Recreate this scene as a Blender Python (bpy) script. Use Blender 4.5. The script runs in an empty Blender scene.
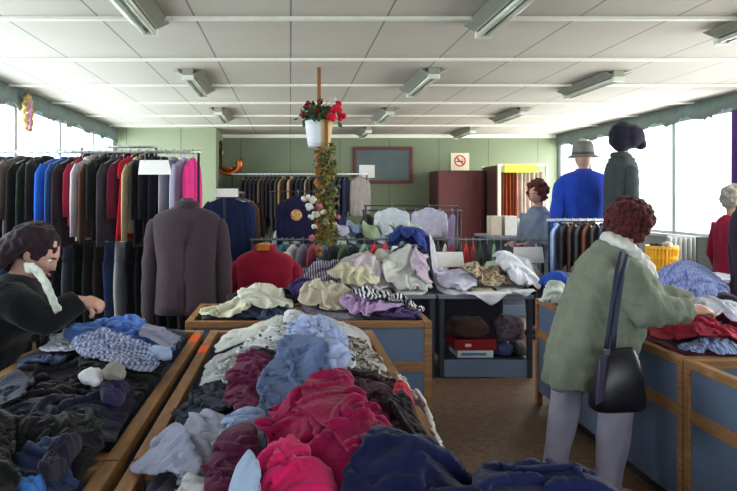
import bpy, bmesh, math, random
import numpy as np
from mathutils import Vector, Matrix

C = bpy.context.scene.collection
F, VX, VY, CZ = 638.0, 290.0, 198.0, 1.5      # focal length (px), principal point, eye height
PI = math.pi
random.seed(7)

def at(px, py, Y):
    """a point of the place at depth Y that the photograph shows at pixel px, py"""
    return Vector(((px - VX) * Y / F, Y, CZ - (py - VY) * Y / F))

def atz(px, py, z):
    Y = F * (CZ - z) / (py - VY)
    return Vector(((px - VX) * Y / F, Y, z))

# ------------------------------------------------------------------ materials
def lin(c):
    c = c / 255.0
    return c / 12.92 if c <= 0.04045 else ((c + 0.055) / 1.055) ** 2.4

def rgb(c, k=1.0):
    return (lin(c[0]) * k, lin(c[1]) * k, lin(c[2]) * k, 1.0)

class NT:
    def __init__(s, name):
        s.m = bpy.data.materials.new(name); s.m.use_nodes = True
        s.t = s.m.node_tree; s.b = s.t.nodes['Principled BSDF']
    def n(s, kind, **kw):
        nd = s.t.nodes.new(kind)
        for k, v in kw.items():
            if k in nd.inputs: nd.inputs[k].default_value = v
            else: setattr(nd, k, v)
        return nd
    def l(s, a, b): s.t.links.new(a, b)
    def mix(s, fac, a, b, blend='MIX'):
        m = s.n('ShaderNodeMix', data_type='RGBA', blend_type=blend)
        for sock, v in ((m.inputs[0], fac), (m.inputs[6], a), (m.inputs[7], b)):
            if hasattr(v, 'is_linked'): s.l(v, sock)
            else: sock.default_value = v
        return m.outputs[2]
    def ramp(s, fac, stops):
        r = s.n('ShaderNodeValToRGB'); e = r.color_ramp.elements
        e[0].position, e[0].color = stops[0]; e[1].position, e[1].color = stops[-1]
        for p, c in stops[1:-1]:
            x = e.new(p); x.color = c
        s.l(fac, r.inputs[0]); return r.outputs[0]
    def coord(s, which='Object', scale=(1, 1, 1), rot=(0, 0, 0)):
        tc = s.n('ShaderNodeTexCoord'); mp = s.n('ShaderNodeMapping')
        mp.inputs['Scale'].default_value = scale; mp.inputs['Rotation'].default_value = rot
        s.l(tc.outputs[which], mp.inputs[0]); return mp.outputs[0]
    def bump(s, h, strength, dist=0.01):
        b = s.n('ShaderNodeBump'); b.inputs['Strength'].default_value = strength
        b.inputs['Distance'].default_value = dist
        s.l(h, b.inputs['Height']); s.l(b.outputs[0], s.b.inputs['Normal'])

_fab = {}
W1, K1 = (1, 1, 1, 1), (0, 0, 0, 1)
def fabric(col, pat=None, col2=(20, 20, 24), scale=1.0):
    key = (tuple(col), pat, tuple(col2), scale)
    if key in _fab: return _fab[key]
    t = NT('fabric'); b = t.b
    co = t.coord()
    n1 = t.n('ShaderNodeTexNoise', Scale=9.0, Detail=3.0); t.l(co, n1.inputs[0])
    base = t.mix(n1.outputs[0], rgb(col, 0.72), rgb(col, 1.22))
    if pat:
        c2 = rgb(col2)
        if pat == 'dots':
            v = t.n('ShaderNodeTexVoronoi', Scale=34.0 * scale); t.l(co, v.inputs[0])
            fac = t.ramp(v.outputs['Distance'], [(0.22, W1), (0.3, K1)])
        elif pat == 'floral':
            v = t.n('ShaderNodeTexNoise', Scale=24.0 * scale, Detail=1.0, Distortion=1.4); t.l(co, v.inputs[0])
            fac = t.ramp(v.outputs[0], [(0.5, K1), (0.56, W1)])
        elif pat == 'zebra':
            v = t.n('ShaderNodeTexWave', Scale=9.0 * scale, Distortion=7.0, Detail=1.0); v.inputs['Detail Scale'].default_value = 0.7
            t.l(co, v.inputs[0]); fac = t.ramp(v.outputs[1], [(0.5, K1), (0.6, W1)])
        elif pat == 'stripe':
            v = t.n('ShaderNodeTexWave', Scale=12.0 * scale, Distortion=1.0); t.l(co, v.inputs[0])
            fac = t.ramp(v.outputs[1], [(0.5, K1), (0.62, W1)])
        elif pat == 'check':
            v = t.n('ShaderNodeTexWave', Scale=11.0 * scale, Distortion=0.8); t.l(co, v.inputs[0])
            v2 = t.n('ShaderNodeTexWave', Scale=11.0 * scale, Distortion=0.8, bands_direction='Y'); t.l(co, v2.inputs[0])
            m = t.n('ShaderNodeMath', operation='ADD'); t.l(v.outputs[1], m.inputs[0]); t.l(v2.outputs[1], m.inputs[1])
            m2 = t.n('ShaderNodeMath', operation='MULTIPLY'); m2.inputs[1].default_value = 0.5; t.l(m.outputs[0], m2.inputs[0])
            fac = m2.outputs[0]
        base = t.mix(fac, base, c2)
    t.l(base, b.inputs['Base Color'])
    b.inputs['Roughness'].default_value = 0.88
    b.inputs['Specular IOR Level'].default_value = 0.18
    b.inputs['Sheen Weight'].default_value = 0.12
    n2 = t.n('ShaderNodeTexNoise', Scale=130.0, Detail=2.0); t.l(co, n2.inputs[0])
    n3 = t.n('ShaderNodeTexNoise', Scale=22.0, Detail=2.0, Distortion=1.2); t.l(co, n3.inputs[0])
    m = t.n('ShaderNodeMath', operation='MULTIPLY_ADD'); m.inputs[1].default_value = 0.12
    t.l(n2.outputs[0], m.inputs[0]); t.l(n3.outputs[0], m.inputs[2])
    t.bump(m.outputs[0], 0.45, 0.012)
    _fab[key] = t.m
    return t.m

_pl = {}
def plain(col, rough=0.5, metal=0.0, var=0.12, nscale=14.0, spec=0.4, name='painted'):
    key = (tuple(col), rough, metal, var, nscale)
    if key in _pl: return _pl[key]
    t = NT(name); co = t.coord()
    n1 = t.n('ShaderNodeTexNoise', Scale=nscale, Detail=4.0); t.l(co, n1.inputs[0])
    t.l(t.mix(n1.outputs[0], rgb(col, 1 - var), rgb(col, 1 + var)), t.b.inputs['Base Color'])
    t.b.inputs['Roughness'].default_value = rough; t.b.inputs['Metallic'].default_value = metal
    t.b.inputs['Specular IOR Level'].default_value = spec
    _pl[key] = t.m
    return t.m

def wood_mat(col, col2, scale=(2, 22, 22), rough=0.55):
    t = NT('wood'); co = t.coord(scale=scale)
    n1 = t.n('ShaderNodeTexNoise', Scale=3.0, Detail=6.0, Distortion=0.6); t.l(co, n1.inputs[0])
    t.l(t.ramp(n1.outputs[0], [(0.3, rgb(col2)), (0.7, rgb(col))]), t.b.inputs['Base Color'])
    t.b.inputs['Roughness'].default_value = rough
    t.bump(n1.outputs[0], 0.15, 0.004)
    return t.m

def glass_mat():
    m = bpy.data.materials.new('window_glass'); m.use_nodes = True; t = m.node_tree
    t.nodes.clear()
    o = t.nodes.new('ShaderNodeOutputMaterial'); mx = t.nodes.new('ShaderNodeMixShader')
    tr = t.nodes.new('ShaderNodeBsdfTransparent'); gl = t.nodes.new('ShaderNodeBsdfGlossy')
    tr.inputs[0].default_value = (0.97, 0.99, 0.985, 1); gl.inputs['Roughness'].default_value = 0.03
    lw = t.nodes.new('ShaderNodeLayerWeight'); pw = t.nodes.new('ShaderNodeMath'); pw.operation = 'POWER'; pw.inputs[1].default_value = 4.0
    mu = t.nodes.new('ShaderNodeMath'); mu.operation = 'MULTIPLY_ADD'; mu.inputs[1].default_value = .3; mu.inputs[2].default_value = .03
    t.links.new(lw.outputs['Facing'], pw.inputs[0]); t.links.new(pw.outputs[0], mu.inputs[0])
    t.links.new(mu.outputs[0], mx.inputs[0]); t.links.new(tr.outputs[0], mx.inputs[1])
    t.links.new(gl.outputs[0], mx.inputs[2]); t.links.new(mx.outputs[0], o.inputs[0])
    return m

# ------------------------------------------------------------------ mesh building
class MB:
    def __init__(s): s.v = []; s.f = []; s.mi = []
    def add(s, vs, fs, mi=0):
        o = len(s.v); s.v.extend(tuple(p) for p in vs)
        s.f.extend(tuple(i + o for i in f) for f in fs); s.mi.extend([mi] * len(fs))
        return s
    def box(s, x0, x1, y0, y1, z0, z1, mi=0):
        vs = [(x, y, z) for z in (z0, z1) for x, y in ((x0, y0), (x1, y0), (x1, y1), (x0, y1))]
        return s.add(vs, [(3, 2, 1, 0), (4, 5, 6, 7), (0, 1, 5, 4), (1, 2, 6, 5), (2, 3, 7, 6), (3, 0, 4, 7)], mi)
    def obox(s, c, ax, ay, az, mi=0):
        c, ax, ay, az = Vector(c), Vector(ax), Vector(ay), Vector(az)
        vs = [c + ax * i + ay * j + az * k for k in (-1, 1) for i, j in ((-1, -1), (1, -1), (1, 1), (-1, 1))]
        return s.add(vs, [(3, 2, 1, 0), (4, 5, 6, 7), (0, 1, 5, 4), (1, 2, 6, 5), (2, 3, 7, 6), (3, 0, 4, 7)], mi)
    def loft(s, rings, cap=True, mi=0, closed=False):
        n = len(rings[0]); vs = [p for r in rings for p in r]; fs = []
        m = len(rings)
        for i in range(m if closed else m - 1):
            a, b = i * n, ((i + 1) % m) * n
            for j in range(n):
                k = (j + 1) % n
                fs.append((a + j, a + k, b + k, b + j))
        if cap and not closed:
            fs.append(tuple(range(n - 1, -1, -1))); fs.append(tuple(range((m - 1) * n, m * n)))
        return s.add(vs, fs, mi)
    def tube(s, pts, r, n=10, flat=None, up=(0, 0, 1), cap=True, mi=0):
        pts = [Vector(p) for p in pts]; m = len(pts)
        if not hasattr(r, '__len__'): r = [r] * m
        rings = []; u = Vector(up)
        for i, p in enumerate(pts):
            d = (pts[min(i + 1, m - 1)] - pts[max(i - 1, 0)]).normalized()
            a = u - d * u.dot(d)
            if a.length < 1e-3:
                u = Vector((1, 0.2, 0.1)); a = u - d * u.dot(d)
            a.normalize(); u = a; b = d.cross(a)
            fl = flat if flat else 1.0
            rings.append([p + (a * math.cos(2 * PI * k / n) * fl + b * math.sin(2 * PI * k / n)) * r[i] for k in range(n)])
        return s.loft(rings, cap, mi)
    def lathe(s, c, prof, n=24, mi=0, cap=True):
        c = Vector(c)
        return s.loft([[c + Vector((r * math.cos(2 * PI * k / n), r * math.sin(2 * PI * k / n), z)) for k in range(n)] for r, z in prof], cap, mi)
    def ball(s, c, r, n=12, m=8, R=None, mi=0):
        c = Vector(c); r = Vector(r) if hasattr(r, '__len__') else Vector((r, r, r))
        rings = []
        for i in range(m + 1):
            th = PI * (0.02 + 0.96 * i / m)
            ring = []
            for k in range(n):
                ph = 2 * PI * k / n
                p = Vector((r.x * math.sin(th) * math.cos(ph), r.y * math.sin(th) * math.sin(ph), -r.z * math.cos(th)))
                ring.append(c + (R @ p if R else p))
            rings.append(ring)
        return s.loft(rings, True, mi)
    def mesh(s, name, org=(0, 0, 0), smooth=False):
        me = bpy.data.meshes.new(name); o = Vector(org)
        me.from_pydata([tuple(Vector(p) - o) for p in s.v], [], s.f)
        if max(s.mi, default=0): me.polygons.foreach_set('material_index', s.mi)
        if smooth: me.polygons.foreach_set('use_smooth', [True] * len(me.polygons))
        me.update(); return me

ORG = {}
def tag(o, label=None, cat=None, group=None, kind=None):
    for k, v in (('label', label), ('category', cat), ('group', group), ('kind', kind)):
        if v: o[k] = v
    return o

def link(name, me, mat, parent=None, org=None):
    o = bpy.data.objects.new(name, me); C.objects.link(o)
    for m in (mat if isinstance(mat, (list, tuple)) else [mat]):
        me.materials.append(m)
    if parent is not None:
        o.parent = parent; ORG[o.name] = ORG[parent.name]
    else:
        ORG[o.name] = Vector(org if org is not None else (0, 0, 0)); o.location = ORG[o.name]
    return o

def base_of(mb):
    a = np.array([tuple(p) for p in mb.v]); lo, hi = a.min(0), a.max(0)
    return Vector(((lo[0] + hi[0]) / 2, (lo[1] + hi[1]) / 2, lo[2]))

def obj(name, mb, mat, parent=None, smooth=False, bevel=0.0, subd=0):
    org = ORG[parent.name] if parent is not None else base_of(mb)
    o = link(name, mb.mesh(name, org, smooth), mat, parent, org)
    if bevel:
        b = o.modifiers.new('bevel', 'BEVEL'); b.width = bevel; b.segments = 2; b.limit_method = 'ANGLE'
    if subd:
        b = o.modifiers.new('smooth', 'SUBSURF'); b.levels = subd; b.render_levels = subd
    return o

def thing(name, label, cat, loc, group=None):
    o = bpy.data.objects.new(name, None); C.objects.link(o); o.location = loc; o.empty_display_size = 0.1
    ORG[o.name] = Vector(loc)
    return tag(o, label, cat, group)

def struct(name, mb, mat, parent=None, bevel=0.0):
    return tag(obj(name, mb, mat, parent, bevel=bevel), kind='structure')

def dup(root, delta, label=None):
    def cp(o, par):
        c = o.copy(); C.objects.link(c)
        if par is not None: c.parent = par
        ORG[c.name] = ORG[o.name] + Vector(delta)
        for ch in o.children: cp(ch, c)
        return c
    r = cp(root, None); r.location = root.location + Vector(delta)
    if label: r['label'] = label
    return r

def fuse(mb, voxel=0.006, smooth=4, fac=0.5, disp=None):
    """one continuous skin over the overlapping volumes of mb"""
    me = mb.mesh('tmp'); o = bpy.data.objects.new('tmp', me); C.objects.link(o)
    r = o.modifiers.new('r', 'REMESH'); r.mode = 'VOXEL'; r.voxel_size = voxel; r.use_smooth_shade = True
    if smooth:
        s = o.modifiers.new('s', 'SMOOTH'); s.iterations = smooth; s.factor = fac
    dg = bpy.context.evaluated_depsgraph_get()
    out = bpy.data.meshes.new_from_object(o.evaluated_get(dg))
    bpy.data.objects.remove(o); bpy.data.meshes.remove(me)
    n = len(out.vertices); co = np.empty(n * 3); out.vertices.foreach_get('co', co); co = co.reshape(-1, 3)
    if disp is not None:
        nr = np.empty(n * 3); out.vertices.foreach_get('normal', nr); nr = nr.reshape(-1, 3)
        co = co + nr * disp(co)[:, None]
    out.vertices.foreach_set('co', co.ravel()); out.update()
    out.polygons.foreach_set('use_smooth', [True] * len(out.polygons))
    return out

def fused(name, me, mat, parent=None):
    n = len(me.vertices); co = np.empty(n * 3); me.vertices.foreach_get('co', co); co = co.reshape(-1, 3)
    if parent is not None: org = ORG[parent.name]
    else:
        lo, hi = co.min(0), co.max(0); org = Vector(((lo[0] + hi[0]) / 2, (lo[1] + hi[1]) / 2, lo[2]))
    me.vertices.foreach_set('co', (co - np.array(org)).ravel()); me.update()
    me.materials.clear()
    return link(name, me, mat, parent, org)

def wrinkle(seed, amp, lam, axis=None):
    rs = np.random.RandomState(seed)
    ks = []
    for i in range(5):
        d = rs.normal(size=3)
        if axis is not None: d = d - np.array(axis) * d.dot(axis) * 0.75
        d /= np.linalg.norm(d)
        ks.append((d, lam * rs.uniform(0.6, 1.7), rs.uniform(0, 6.3), rs.normal(size=3)))
    def f(co):
        out = np.zeros(len(co))
        for d, l, p, w in ks:
            out += np.sin(co @ d * 2 * PI / l + p + 1.3 * np.sin(co @ w * 9 + p)) * (l / lam)
        return out * amp / 3
    return f

def ring(c, ax, ay, n=24, pw=2.0):
    c, ax, ay = Vector(c), Vector(ax), Vector(ay); out = []
    for k in range(n):
        a = 2 * PI * k / n; cs, sn = math.cos(a), math.sin(a)
        e = 2.0 / pw
        out.append(c + ax * (math.copysign(abs(cs) ** e, cs)) + ay * (math.copysign(abs(sn) ** e, sn)))
    return out
# ------------------------------------------------------------------ the room
XL, XR, YN, YF, YL, ZC = -2.87, 4.87, -2.6, 11.6, 10.5, 2.65
XJ = -1.22

def pos_mat(name, build):
    t = NT(name); g = t.n('ShaderNodeNewGeometry'); build(t, g.outputs['Position']); return t.m

def _ceil(t, P):
    sp = t.n('ShaderNodeSeparateXYZ'); t.l(P, sp.inputs[0])
    a = t.n('ShaderNodeMath', operation='ADD'); a.inputs[1].default_value = 10 - 0.245 + 0.006; t.l(sp.outputs[0], a.inputs[0])
    d = t.n('ShaderNodeMath', operation='DIVIDE'); d.inputs[1].default_value = 0.61; t.l(a.outputs[0], d.inputs[0])
    fr = t.n('ShaderNodeMath', operation='FRACT'); t.l(d.outputs[0], fr.inputs[0])
    seam = t.n('ShaderNodeMath', operation='LESS_THAN'); seam.inputs[1].default_value = 0.02; t.l(fr.outputs[0], seam.inputs[0])
    fl = t.n('ShaderNodeMath', operation='FLOOR'); t.l(d.outputs[0], fl.inputs[0])
    wn = t.n('ShaderNodeTexWhiteNoise', noise_dimensions='1D'); t.l(fl.outputs[0], wn.inputs['W'])
    n = t.n('ShaderNodeTexNoise', Scale=1.3, Detail=5.0); t.l(P, n.inputs[0])
    c = t.mix(n.outputs[0], rgb((188, 183, 172)), rgb((212, 207, 195)))
    c = t.mix(t.mix(0.25, (0, 0, 0, 1), wn.outputs[1]), c, rgb((200, 195, 184)))
    t.l(t.mix(seam.outputs[0], c, rgb((136, 134, 128))), t.b.inputs['Base Color'])
    t.b.inputs['Roughness'].default_value = 0.8
    n2 = t.n('ShaderNodeTexNoise', Scale=160.0, Detail=2.0); t.l(P, n2.inputs[0]); t.bump(n2.outputs[0], 0.2, 0.004)

def _floor(t, P):
    n = t.n('ShaderNodeTexNoise', Scale=26.0, Detail=5.0, Distortion=1.0); t.l(P, n.inputs[0])
    n2 = t.n('ShaderNodeTexNoise', Scale=1.6, Detail=3.0); t.l(P, n2.inputs[0])
    c = t.ramp(n.outputs[0], [(0.32, rgb((92, 66, 50))), (0.5, rgb((128, 98, 76))), (0.7, rgb((158, 128, 104)))])
    t.l(t.mix(n2.outputs[0], c, rgb((112, 86, 68))), t.b.inputs['Base Color'])
    t.b.inputs['Roughness'].default_value = 0.55
    t.bump(n.outputs[0], 0.15, 0.003)

def _green(c1, c2):
    def f(t, P):
        sp = t.n('ShaderNodeSeparateXYZ'); t.l(P, sp.inputs[0])
        d = t.n('ShaderNodeMath', operation='DIVIDE'); d.inputs[1].default_value = 0.9; t.l(sp.outputs[0], d.inputs[0])
        fr = t.n('ShaderNodeMath', operation='FRACT'); t.l(d.outputs[0], fr.inputs[0])
        seam = t.n('ShaderNodeMath', operation='LESS_THAN'); seam.inputs[1].default_value = 0.014; t.l(fr.outputs[0], seam.inputs[0])
        n = t.n('ShaderNodeTexNoise', Scale=1.1, Detail=4.0); t.l(P, n.inputs[0])
        c = t.mix(n.outputs[0], rgb(c1), rgb(c2))
        t.l(t.mix(seam.outputs[0], c, rgb((86, 98, 74))), t.b.inputs['Base Color']); t.b.inputs['Roughness'].default_value = 0.6
    return f

M_CEIL = pos_mat('ceiling_panels', _ceil)
M_FLOOR = pos_mat('floor_covering', _floor)
M_GREEN = pos_mat('green_wall', _green((110, 121, 97), (130, 140, 114)))
M_GREEN2 = pos_mat('light_green_wall', _green((132, 141, 114), (150, 158, 132)))
M_LOW = plain((150, 156, 158), 0.6, name='low_wall')
M_BATTEN = plain((240, 238, 226), 0.5, name='batten')
M_WFRAME = plain((178, 186, 190), 0.4, name='window_frame')
M_VAL = plain((118, 132, 128), 0.8, var=0.2, nscale=5, name='valance')
M_GLASS = glass_mat()

struct('floor', MB().box(XL - .1, XR + .1, YN, YF + .1, -0.1, 0), M_FLOOR)
struct('ceiling', MB().box(XL - .1, XR + .1, YN, YF + .1, ZC, ZC + 0.1), M_CEIL)
struct('wall_far', MB().box(XJ, XR + .1, YF, YF + .1, 0, ZC), M_GREEN)
struct('wall_far_alcove', MB().box(XL - .1, XJ, YL, YF + .1, 0, ZC), M_GREEN2)
struct('wall_near', MB().box(XL - .1, XR + .1, YN - .1, YN, 0, .95).box(XL - .1, XR + .1, YN - .1, YN, 2.45, ZC).box(XL - .1, -2.3, YN - .1, YN, .95, 2.45).box(4.3, XR + .1, YN - .1, YN, .95, 2.45), M_GREEN)
nw = MB()  # window added out of view behind the camera to brighten the foreground
for k in range(6):
    x = -2.3 + 6.6 * k / 5; nw.box(max(-2.3, x - .03), min(4.3, x + .03), YN - .08, YN - .02, .95, 2.45)
nw = struct('window_40', nw.box(-2.27, 4.27, YN - .08, YN - .02, .95, 1.0).box(-2.27, 4.27, YN - .08, YN - .02, 2.4, 2.45), M_WFRAME)
struct('pane', MB().box(-2.27, 4.27, YN - .053, YN - .047, 1.0, 2.4), M_GLASS, nw)
for i in range(11):
    y = 4.05 + 1.2 * (i - 5)
    struct('trim_%d' % (i + 1), MB().box(XL, XR, y - .022, y + .022, ZC - .022, ZC), M_BATTEN, bevel=.004)
struct('trim_12', MB().box(XJ, XR, YF - .05, YF, ZC - .06, ZC), M_BATTEN)

SILL, HEAD = 1.03, 2.5
def side_wall(side, X, posts, sgn):
    # sgn: +1 the outside is at larger X
    x0, x1 = (X, X + .1) if sgn > 0 else (X - .1, X)
    ya, yb = posts[0], posts[-1]
    ye = YL if sgn < 0 else YF
    mb = MB().box(x0, x1, YN, ye, 0, SILL).box(x0, x1, YN, ye, HEAD, ZC)
    mb.box(x0, x1, YN, ya, SILL, HEAD)
    if yb < ye: mb.box(x0, x1, yb, ye, SILL, HEAD)
    struct('wall_' + side, mb, M_LOW)
    xi = X - sgn * .06
    struct('trim_sill_' + side, MB().box(min(X, xi), max(X, xi), ya, yb, SILL - .03, SILL + .012), M_WFRAME, bevel=.005)
    global WN
    for a, b in zip(posts[:-1], posts[1:]):
        WN += 1
        fr = MB(); w = .035
        fr.box(x0 + .02, x1 - .02, a, a + w, SILL, HEAD).box(x0 + .02, x1 - .02, b - w, b, SILL, HEAD)
        fr.box(x0 + .02, x1 - .02, a + w, b - w, SILL, SILL + .05).box(x0 + .02, x1 - .02, a + w, b - w, HEAD - .05, HEAD)
        f = struct('window_%d' % WN, fr, M_WFRAME)
        xm = (x0 + x1) / 2
        struct('pane', MB().box(xm - .003, xm + .003, a + w, b - w, SILL + .05, HEAD - .05), M_GLASS, f)
WN = 0
PR = [1.4, 2.5, 3.6, 4.75, 5.85, 6.98, 8.13, 9.25, 10.4, 11.55]
PL = [1.5, 2.8, 4.1, 5.42, 6.73, 8.03, 9.4, 10.45]
side_wall('left', XL, PL, -1)
side_wall('right', XR, PR, 1)

# pleated pelmets along the window heads, lower edge ragged
def pelmet(X, ya, yb, sgn, label, seed, drop):
    rs = np.random.RandomState(seed); mb = MB()
    n = int((yb - ya) / .05); ys = np.linspace(ya, yb, n)
    dz = drop + .03 * np.sin(ys * 9 + seed) + .02 * rs.uniform(-1, 1, n)
    dx = .012 * np.sin(ys * 2 * PI / .16)
    vs, fs = [], []
    for i in range(n):
        xx = X - sgn * (.03 + dx[i])
        vs += [(xx, ys[i], ZC - .004), (xx - sgn * .008, ys[i], ZC - dz[i] * .55), (xx - sgn * .014, ys[i], ZC - dz[i])]
    for i in range(n - 1):
        for k in range(2):
            a = i * 3 + k
            fs.append((a, a + 1, a + 4, a + 3))
    mb.add(vs, fs)
    o = obj('window_valance', mb, M_VAL, smooth=True)
    s = o.modifiers.new('thick', 'SOLIDIFY'); s.thickness = .006
    return tag(o, label, 'valance')
pelmet(XL, 1.5, YL - .05, -1, 'grey-green gathered valance along the top of the windows behind the long clothes rail', 3, .21)
pelmet(XR, 1.4, YF - .05, 1, 'ragged grey-green valance over the bright windows behind the hatted dummy', 4, .2)

# fluorescent fittings
M_FIX = plain((150, 152, 138), 0.45, name='fitting_enamel')
M_TUBE = plain((205, 208, 196), 0.25, name='fluorescent_tube')
M_CAP = plain((215, 215, 205), 0.35, name='end_cap')
def light_fitting(x, y, label):
    L = .53
    t = thing('ceiling_light', label, 'light', (x, y, ZC - .1), 'fluorescent ceiling fittings')
    mb = MB().box(x - .05, x + .05, y - L, y + L, ZC - .055, ZC)
    obj('housing', mb, M_FIX, t, bevel=.006)
    for s in (-1, 1):
        mb = MB().add([(x + s * .05, y - L, ZC - .045), (x + s * .05, y + L, ZC - .045), (x + s * .125, y + L, ZC - .012), (x + s * .125, y - L, ZC - .012),
                       (x + s * .05, y - L, ZC - .05), (x + s * .05, y + L, ZC - .05), (x + s * .127, y + L, ZC - .016), (x + s * .127, y - L, ZC - .016)],
                      [(0, 1, 2, 3), (7, 6, 5, 4), (0, 3, 7, 4), (1, 5, 6, 2), (3, 2, 6, 7)])
        obj('reflector', mb, M_FIX, t)
        obj('tube', MB().tube([(x + s * .03, y - L + .03, ZC - .078), (x + s * .03, y + L - .03, ZC - .078)], .017, 10), M_TUBE, t, smooth=True)
        obj('end_cap', MB().box(x - .05, x + .05, y + s * (L - .012) - .02, y + s * (L - .012) + .02, ZC - .1, ZC - .056), M_CAP, t, bevel=.006)
    return t
NAMES = {0: 'left', 1: 'middle', 2: 'right'}
for r, (x, ys) in enumerate(((-.91, (3.62, 6.2, 8.6)), (1.27, (3.68, 6.15, 8.6, 10.8)), (2.96, (3.85, 6.27, 8.6, 10.85)))):
    for k, y in enumerate(ys):
        light_fitting(x, y, '%s fluorescent fitting from the camera in the %s ceiling row' % (('first', 'second', 'third', 'fourth')[k], NAMES[r]))
# one more at the right edge of the frame

# ------------------------------------------------------------------ far wall furnishings
M_DKWOOD = wood_mat((92, 52, 48), (66, 36, 36), (22, 22, 2))
M_MAROON = wood_mat((112, 48, 48), (86, 36, 38), (12, 12, 2))
def rect_frame(mb, x0, x1, z0, z1, y0, y1, w):
    mb.box(x0, x1, y0, y1, z0, z0 + w).box(x0, x1, y0, y1, z1 - w, z1)
    mb.box(x0, x0 + w, y0, y1, z0 + w, z1 - w).box(x1 - w, x1, y0, y1, z0 + w, z1 - w)
a, b = at(353, 147, YF), at(412.5, 183.5, YF)
pic = thing('notice_board', 'dark glazed board in a maroon frame on the green far wall', 'notice board', ((a.x + b.x) / 2, YF - .02, b.z))
mb = MB(); rect_frame(mb, a.x, b.x, b.z, a.z, YF - .045, YF - .002, .055); obj('frame', mb, M_MAROON, pic, bevel=.006)
obj('board', MB().box(a.x + .05, b.x - .05, YF - .025, YF - .004, b.z + .05, a.z - .05), plain((84, 96, 96), .25, var=.25, nscale=4), pic)
p, q = at(359, 165, YF), at(374.5, 178, YF)
tag(obj('paper_notice', MB().box(p.x, q.x, YF - .032, YF - .028, q.z, p.z), plain((225, 225, 220), .8, var=.04)), 'plain white paper stuck on the lower corner of the notice board', 'paper')

# no-smoking sign
a, b = at(450.5, 153, YF), at(469, 170.5, YF)
cx, cz, R = (a.x + b.x) / 2, (a.z + b.z) / 2 + .015, .105
ns = thing('no_smoking_sign', 'square cream no smoking sign with red ring above the brown wardrobe', 'sign', (cx, YF - .01, b.z))
obj('plate', MB().box(a.x, b.x, YF - .014, YF - .002, b.z, a.z), plain((216, 206, 182), .5, var=.05), ns, bevel=.003)
M_RED = plain((176, 52, 48), .5); M_BLK = plain((36, 34, 36), .6)
n = 40; vs, fs = [], []
for k in range(n):
    c_, s_ = math.cos(2 * PI * k / n), math.sin(2 * PI * k / n)
    for r_ in (R * .78, R): vs.append((cx + r_ * c_, YF - .018, cz + r_ * s_))
for k in range(n):
    j = (k + 1) % n; fs.append((2 * k, 2 * k + 1, 2 * j + 1, 2 * j))
obj('red_ring', MB().add(vs, fs), M_RED, ns)
d = Vector((.707, 0, -.707)); e = Vector((.707, 0, .707))
obj('red_bar', MB().obox((cx, YF - .018, cz), d * R * .85, Vector((0, .002, 0)), e * .012), M_RED, ns)
obj('cigarette', MB().obox((cx, YF - .0155, cz - .01), Vector((.062, 0, 0)), Vector((0, .001, 0)), Vector((0, 0, .011))), M_BLK, ns)
obj('smoke_curl', MB().tube([(cx + .05, YF - .0155, cz + .012), (cx + .035, YF - .0155, cz + .03), (cx + .055, YF - .0155, cz + .045)], .005, 6), M_BLK, ns)

# brown wardrobe
a = at(437.5, 170.5, 10.9); b = at(483, 172, 10.9)
wr = thing('brown_wardrobe', 'tall plain dark brown wardrobe below the no smoking sign', 'wardrobe', ((a.x + b.x) / 2, 11.2, 0))
zt = a.z
obj('carcass', MB().box(a.x, b.x + .03, 10.92, 11.55, .08, zt), M_DKWOOD, wr, bevel=.006)
obj('plinth', MB().box(a.x + .02, b.x + .01, 10.96, 11.5, 0, .08), M_DKWOOD, wr)
dr = obj('door', MB().box(a.x + .015, b.x - .005, 10.895, 10.918, .1, zt - .03), M_MAROON, wr, bevel=.005)
obj('handle', MB().box(b.x - .06, b.x - .045, 10.87, 10.893, .98, 1.1), plain((120, 110, 100), .3, .8), dr, bevel=.004)
obj('trim_strip', MB().box(b.x, b.x + .03, 10.9, 10.918, .08, zt), plain((60, 36, 34), .5), wr)

# fitting booth: cream posts, yellow-green pelmet, brown and pale curtains
Yb = 10.3
x0, x1 = at(498, 0, Yb).x, at(549, 0, Yb).x
zb = at(0, 165, Yb).z
bt = thing('fitting_booth', 'curtained changing booth with cream posts and a bright yellow-green pelmet', 'changing booth', ((x0 + x1) / 2, Yb + .4, 0))
M_CREAM = plain((214, 208, 186), .5)
for xx in (x0, x1 - .05):
    obj('post', MB().box(xx, xx + .05, Yb, Yb + .05, 0, zb + .02), M_CREAM, bt, bevel=.004)
    obj('post', MB().box(xx, xx + .05, Yb + .85, Yb + .9, 0, zb + .02), M_CREAM, bt, bevel=.004)
obj('top_bar', MB().box(x0 + .05, x1 - .05, Yb + .01, Yb + .04, zb - .02, zb + .02), M_CREAM, bt)
obj('pelmet', MB().box(x0 + .1, at(537, 0, Yb).x, Yb - .02, Yb + .008, at(0, 172.5, Yb).z, at(0, 164.5, Yb).z), plain((206, 222, 66), .5, var=.1), bt, bevel=.006)
obj('side_panel', MB().box(x0 + .01, x0 + .03, Yb + .05, Yb + .85, .1, zb), M_DKWOOD, bt)
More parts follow.
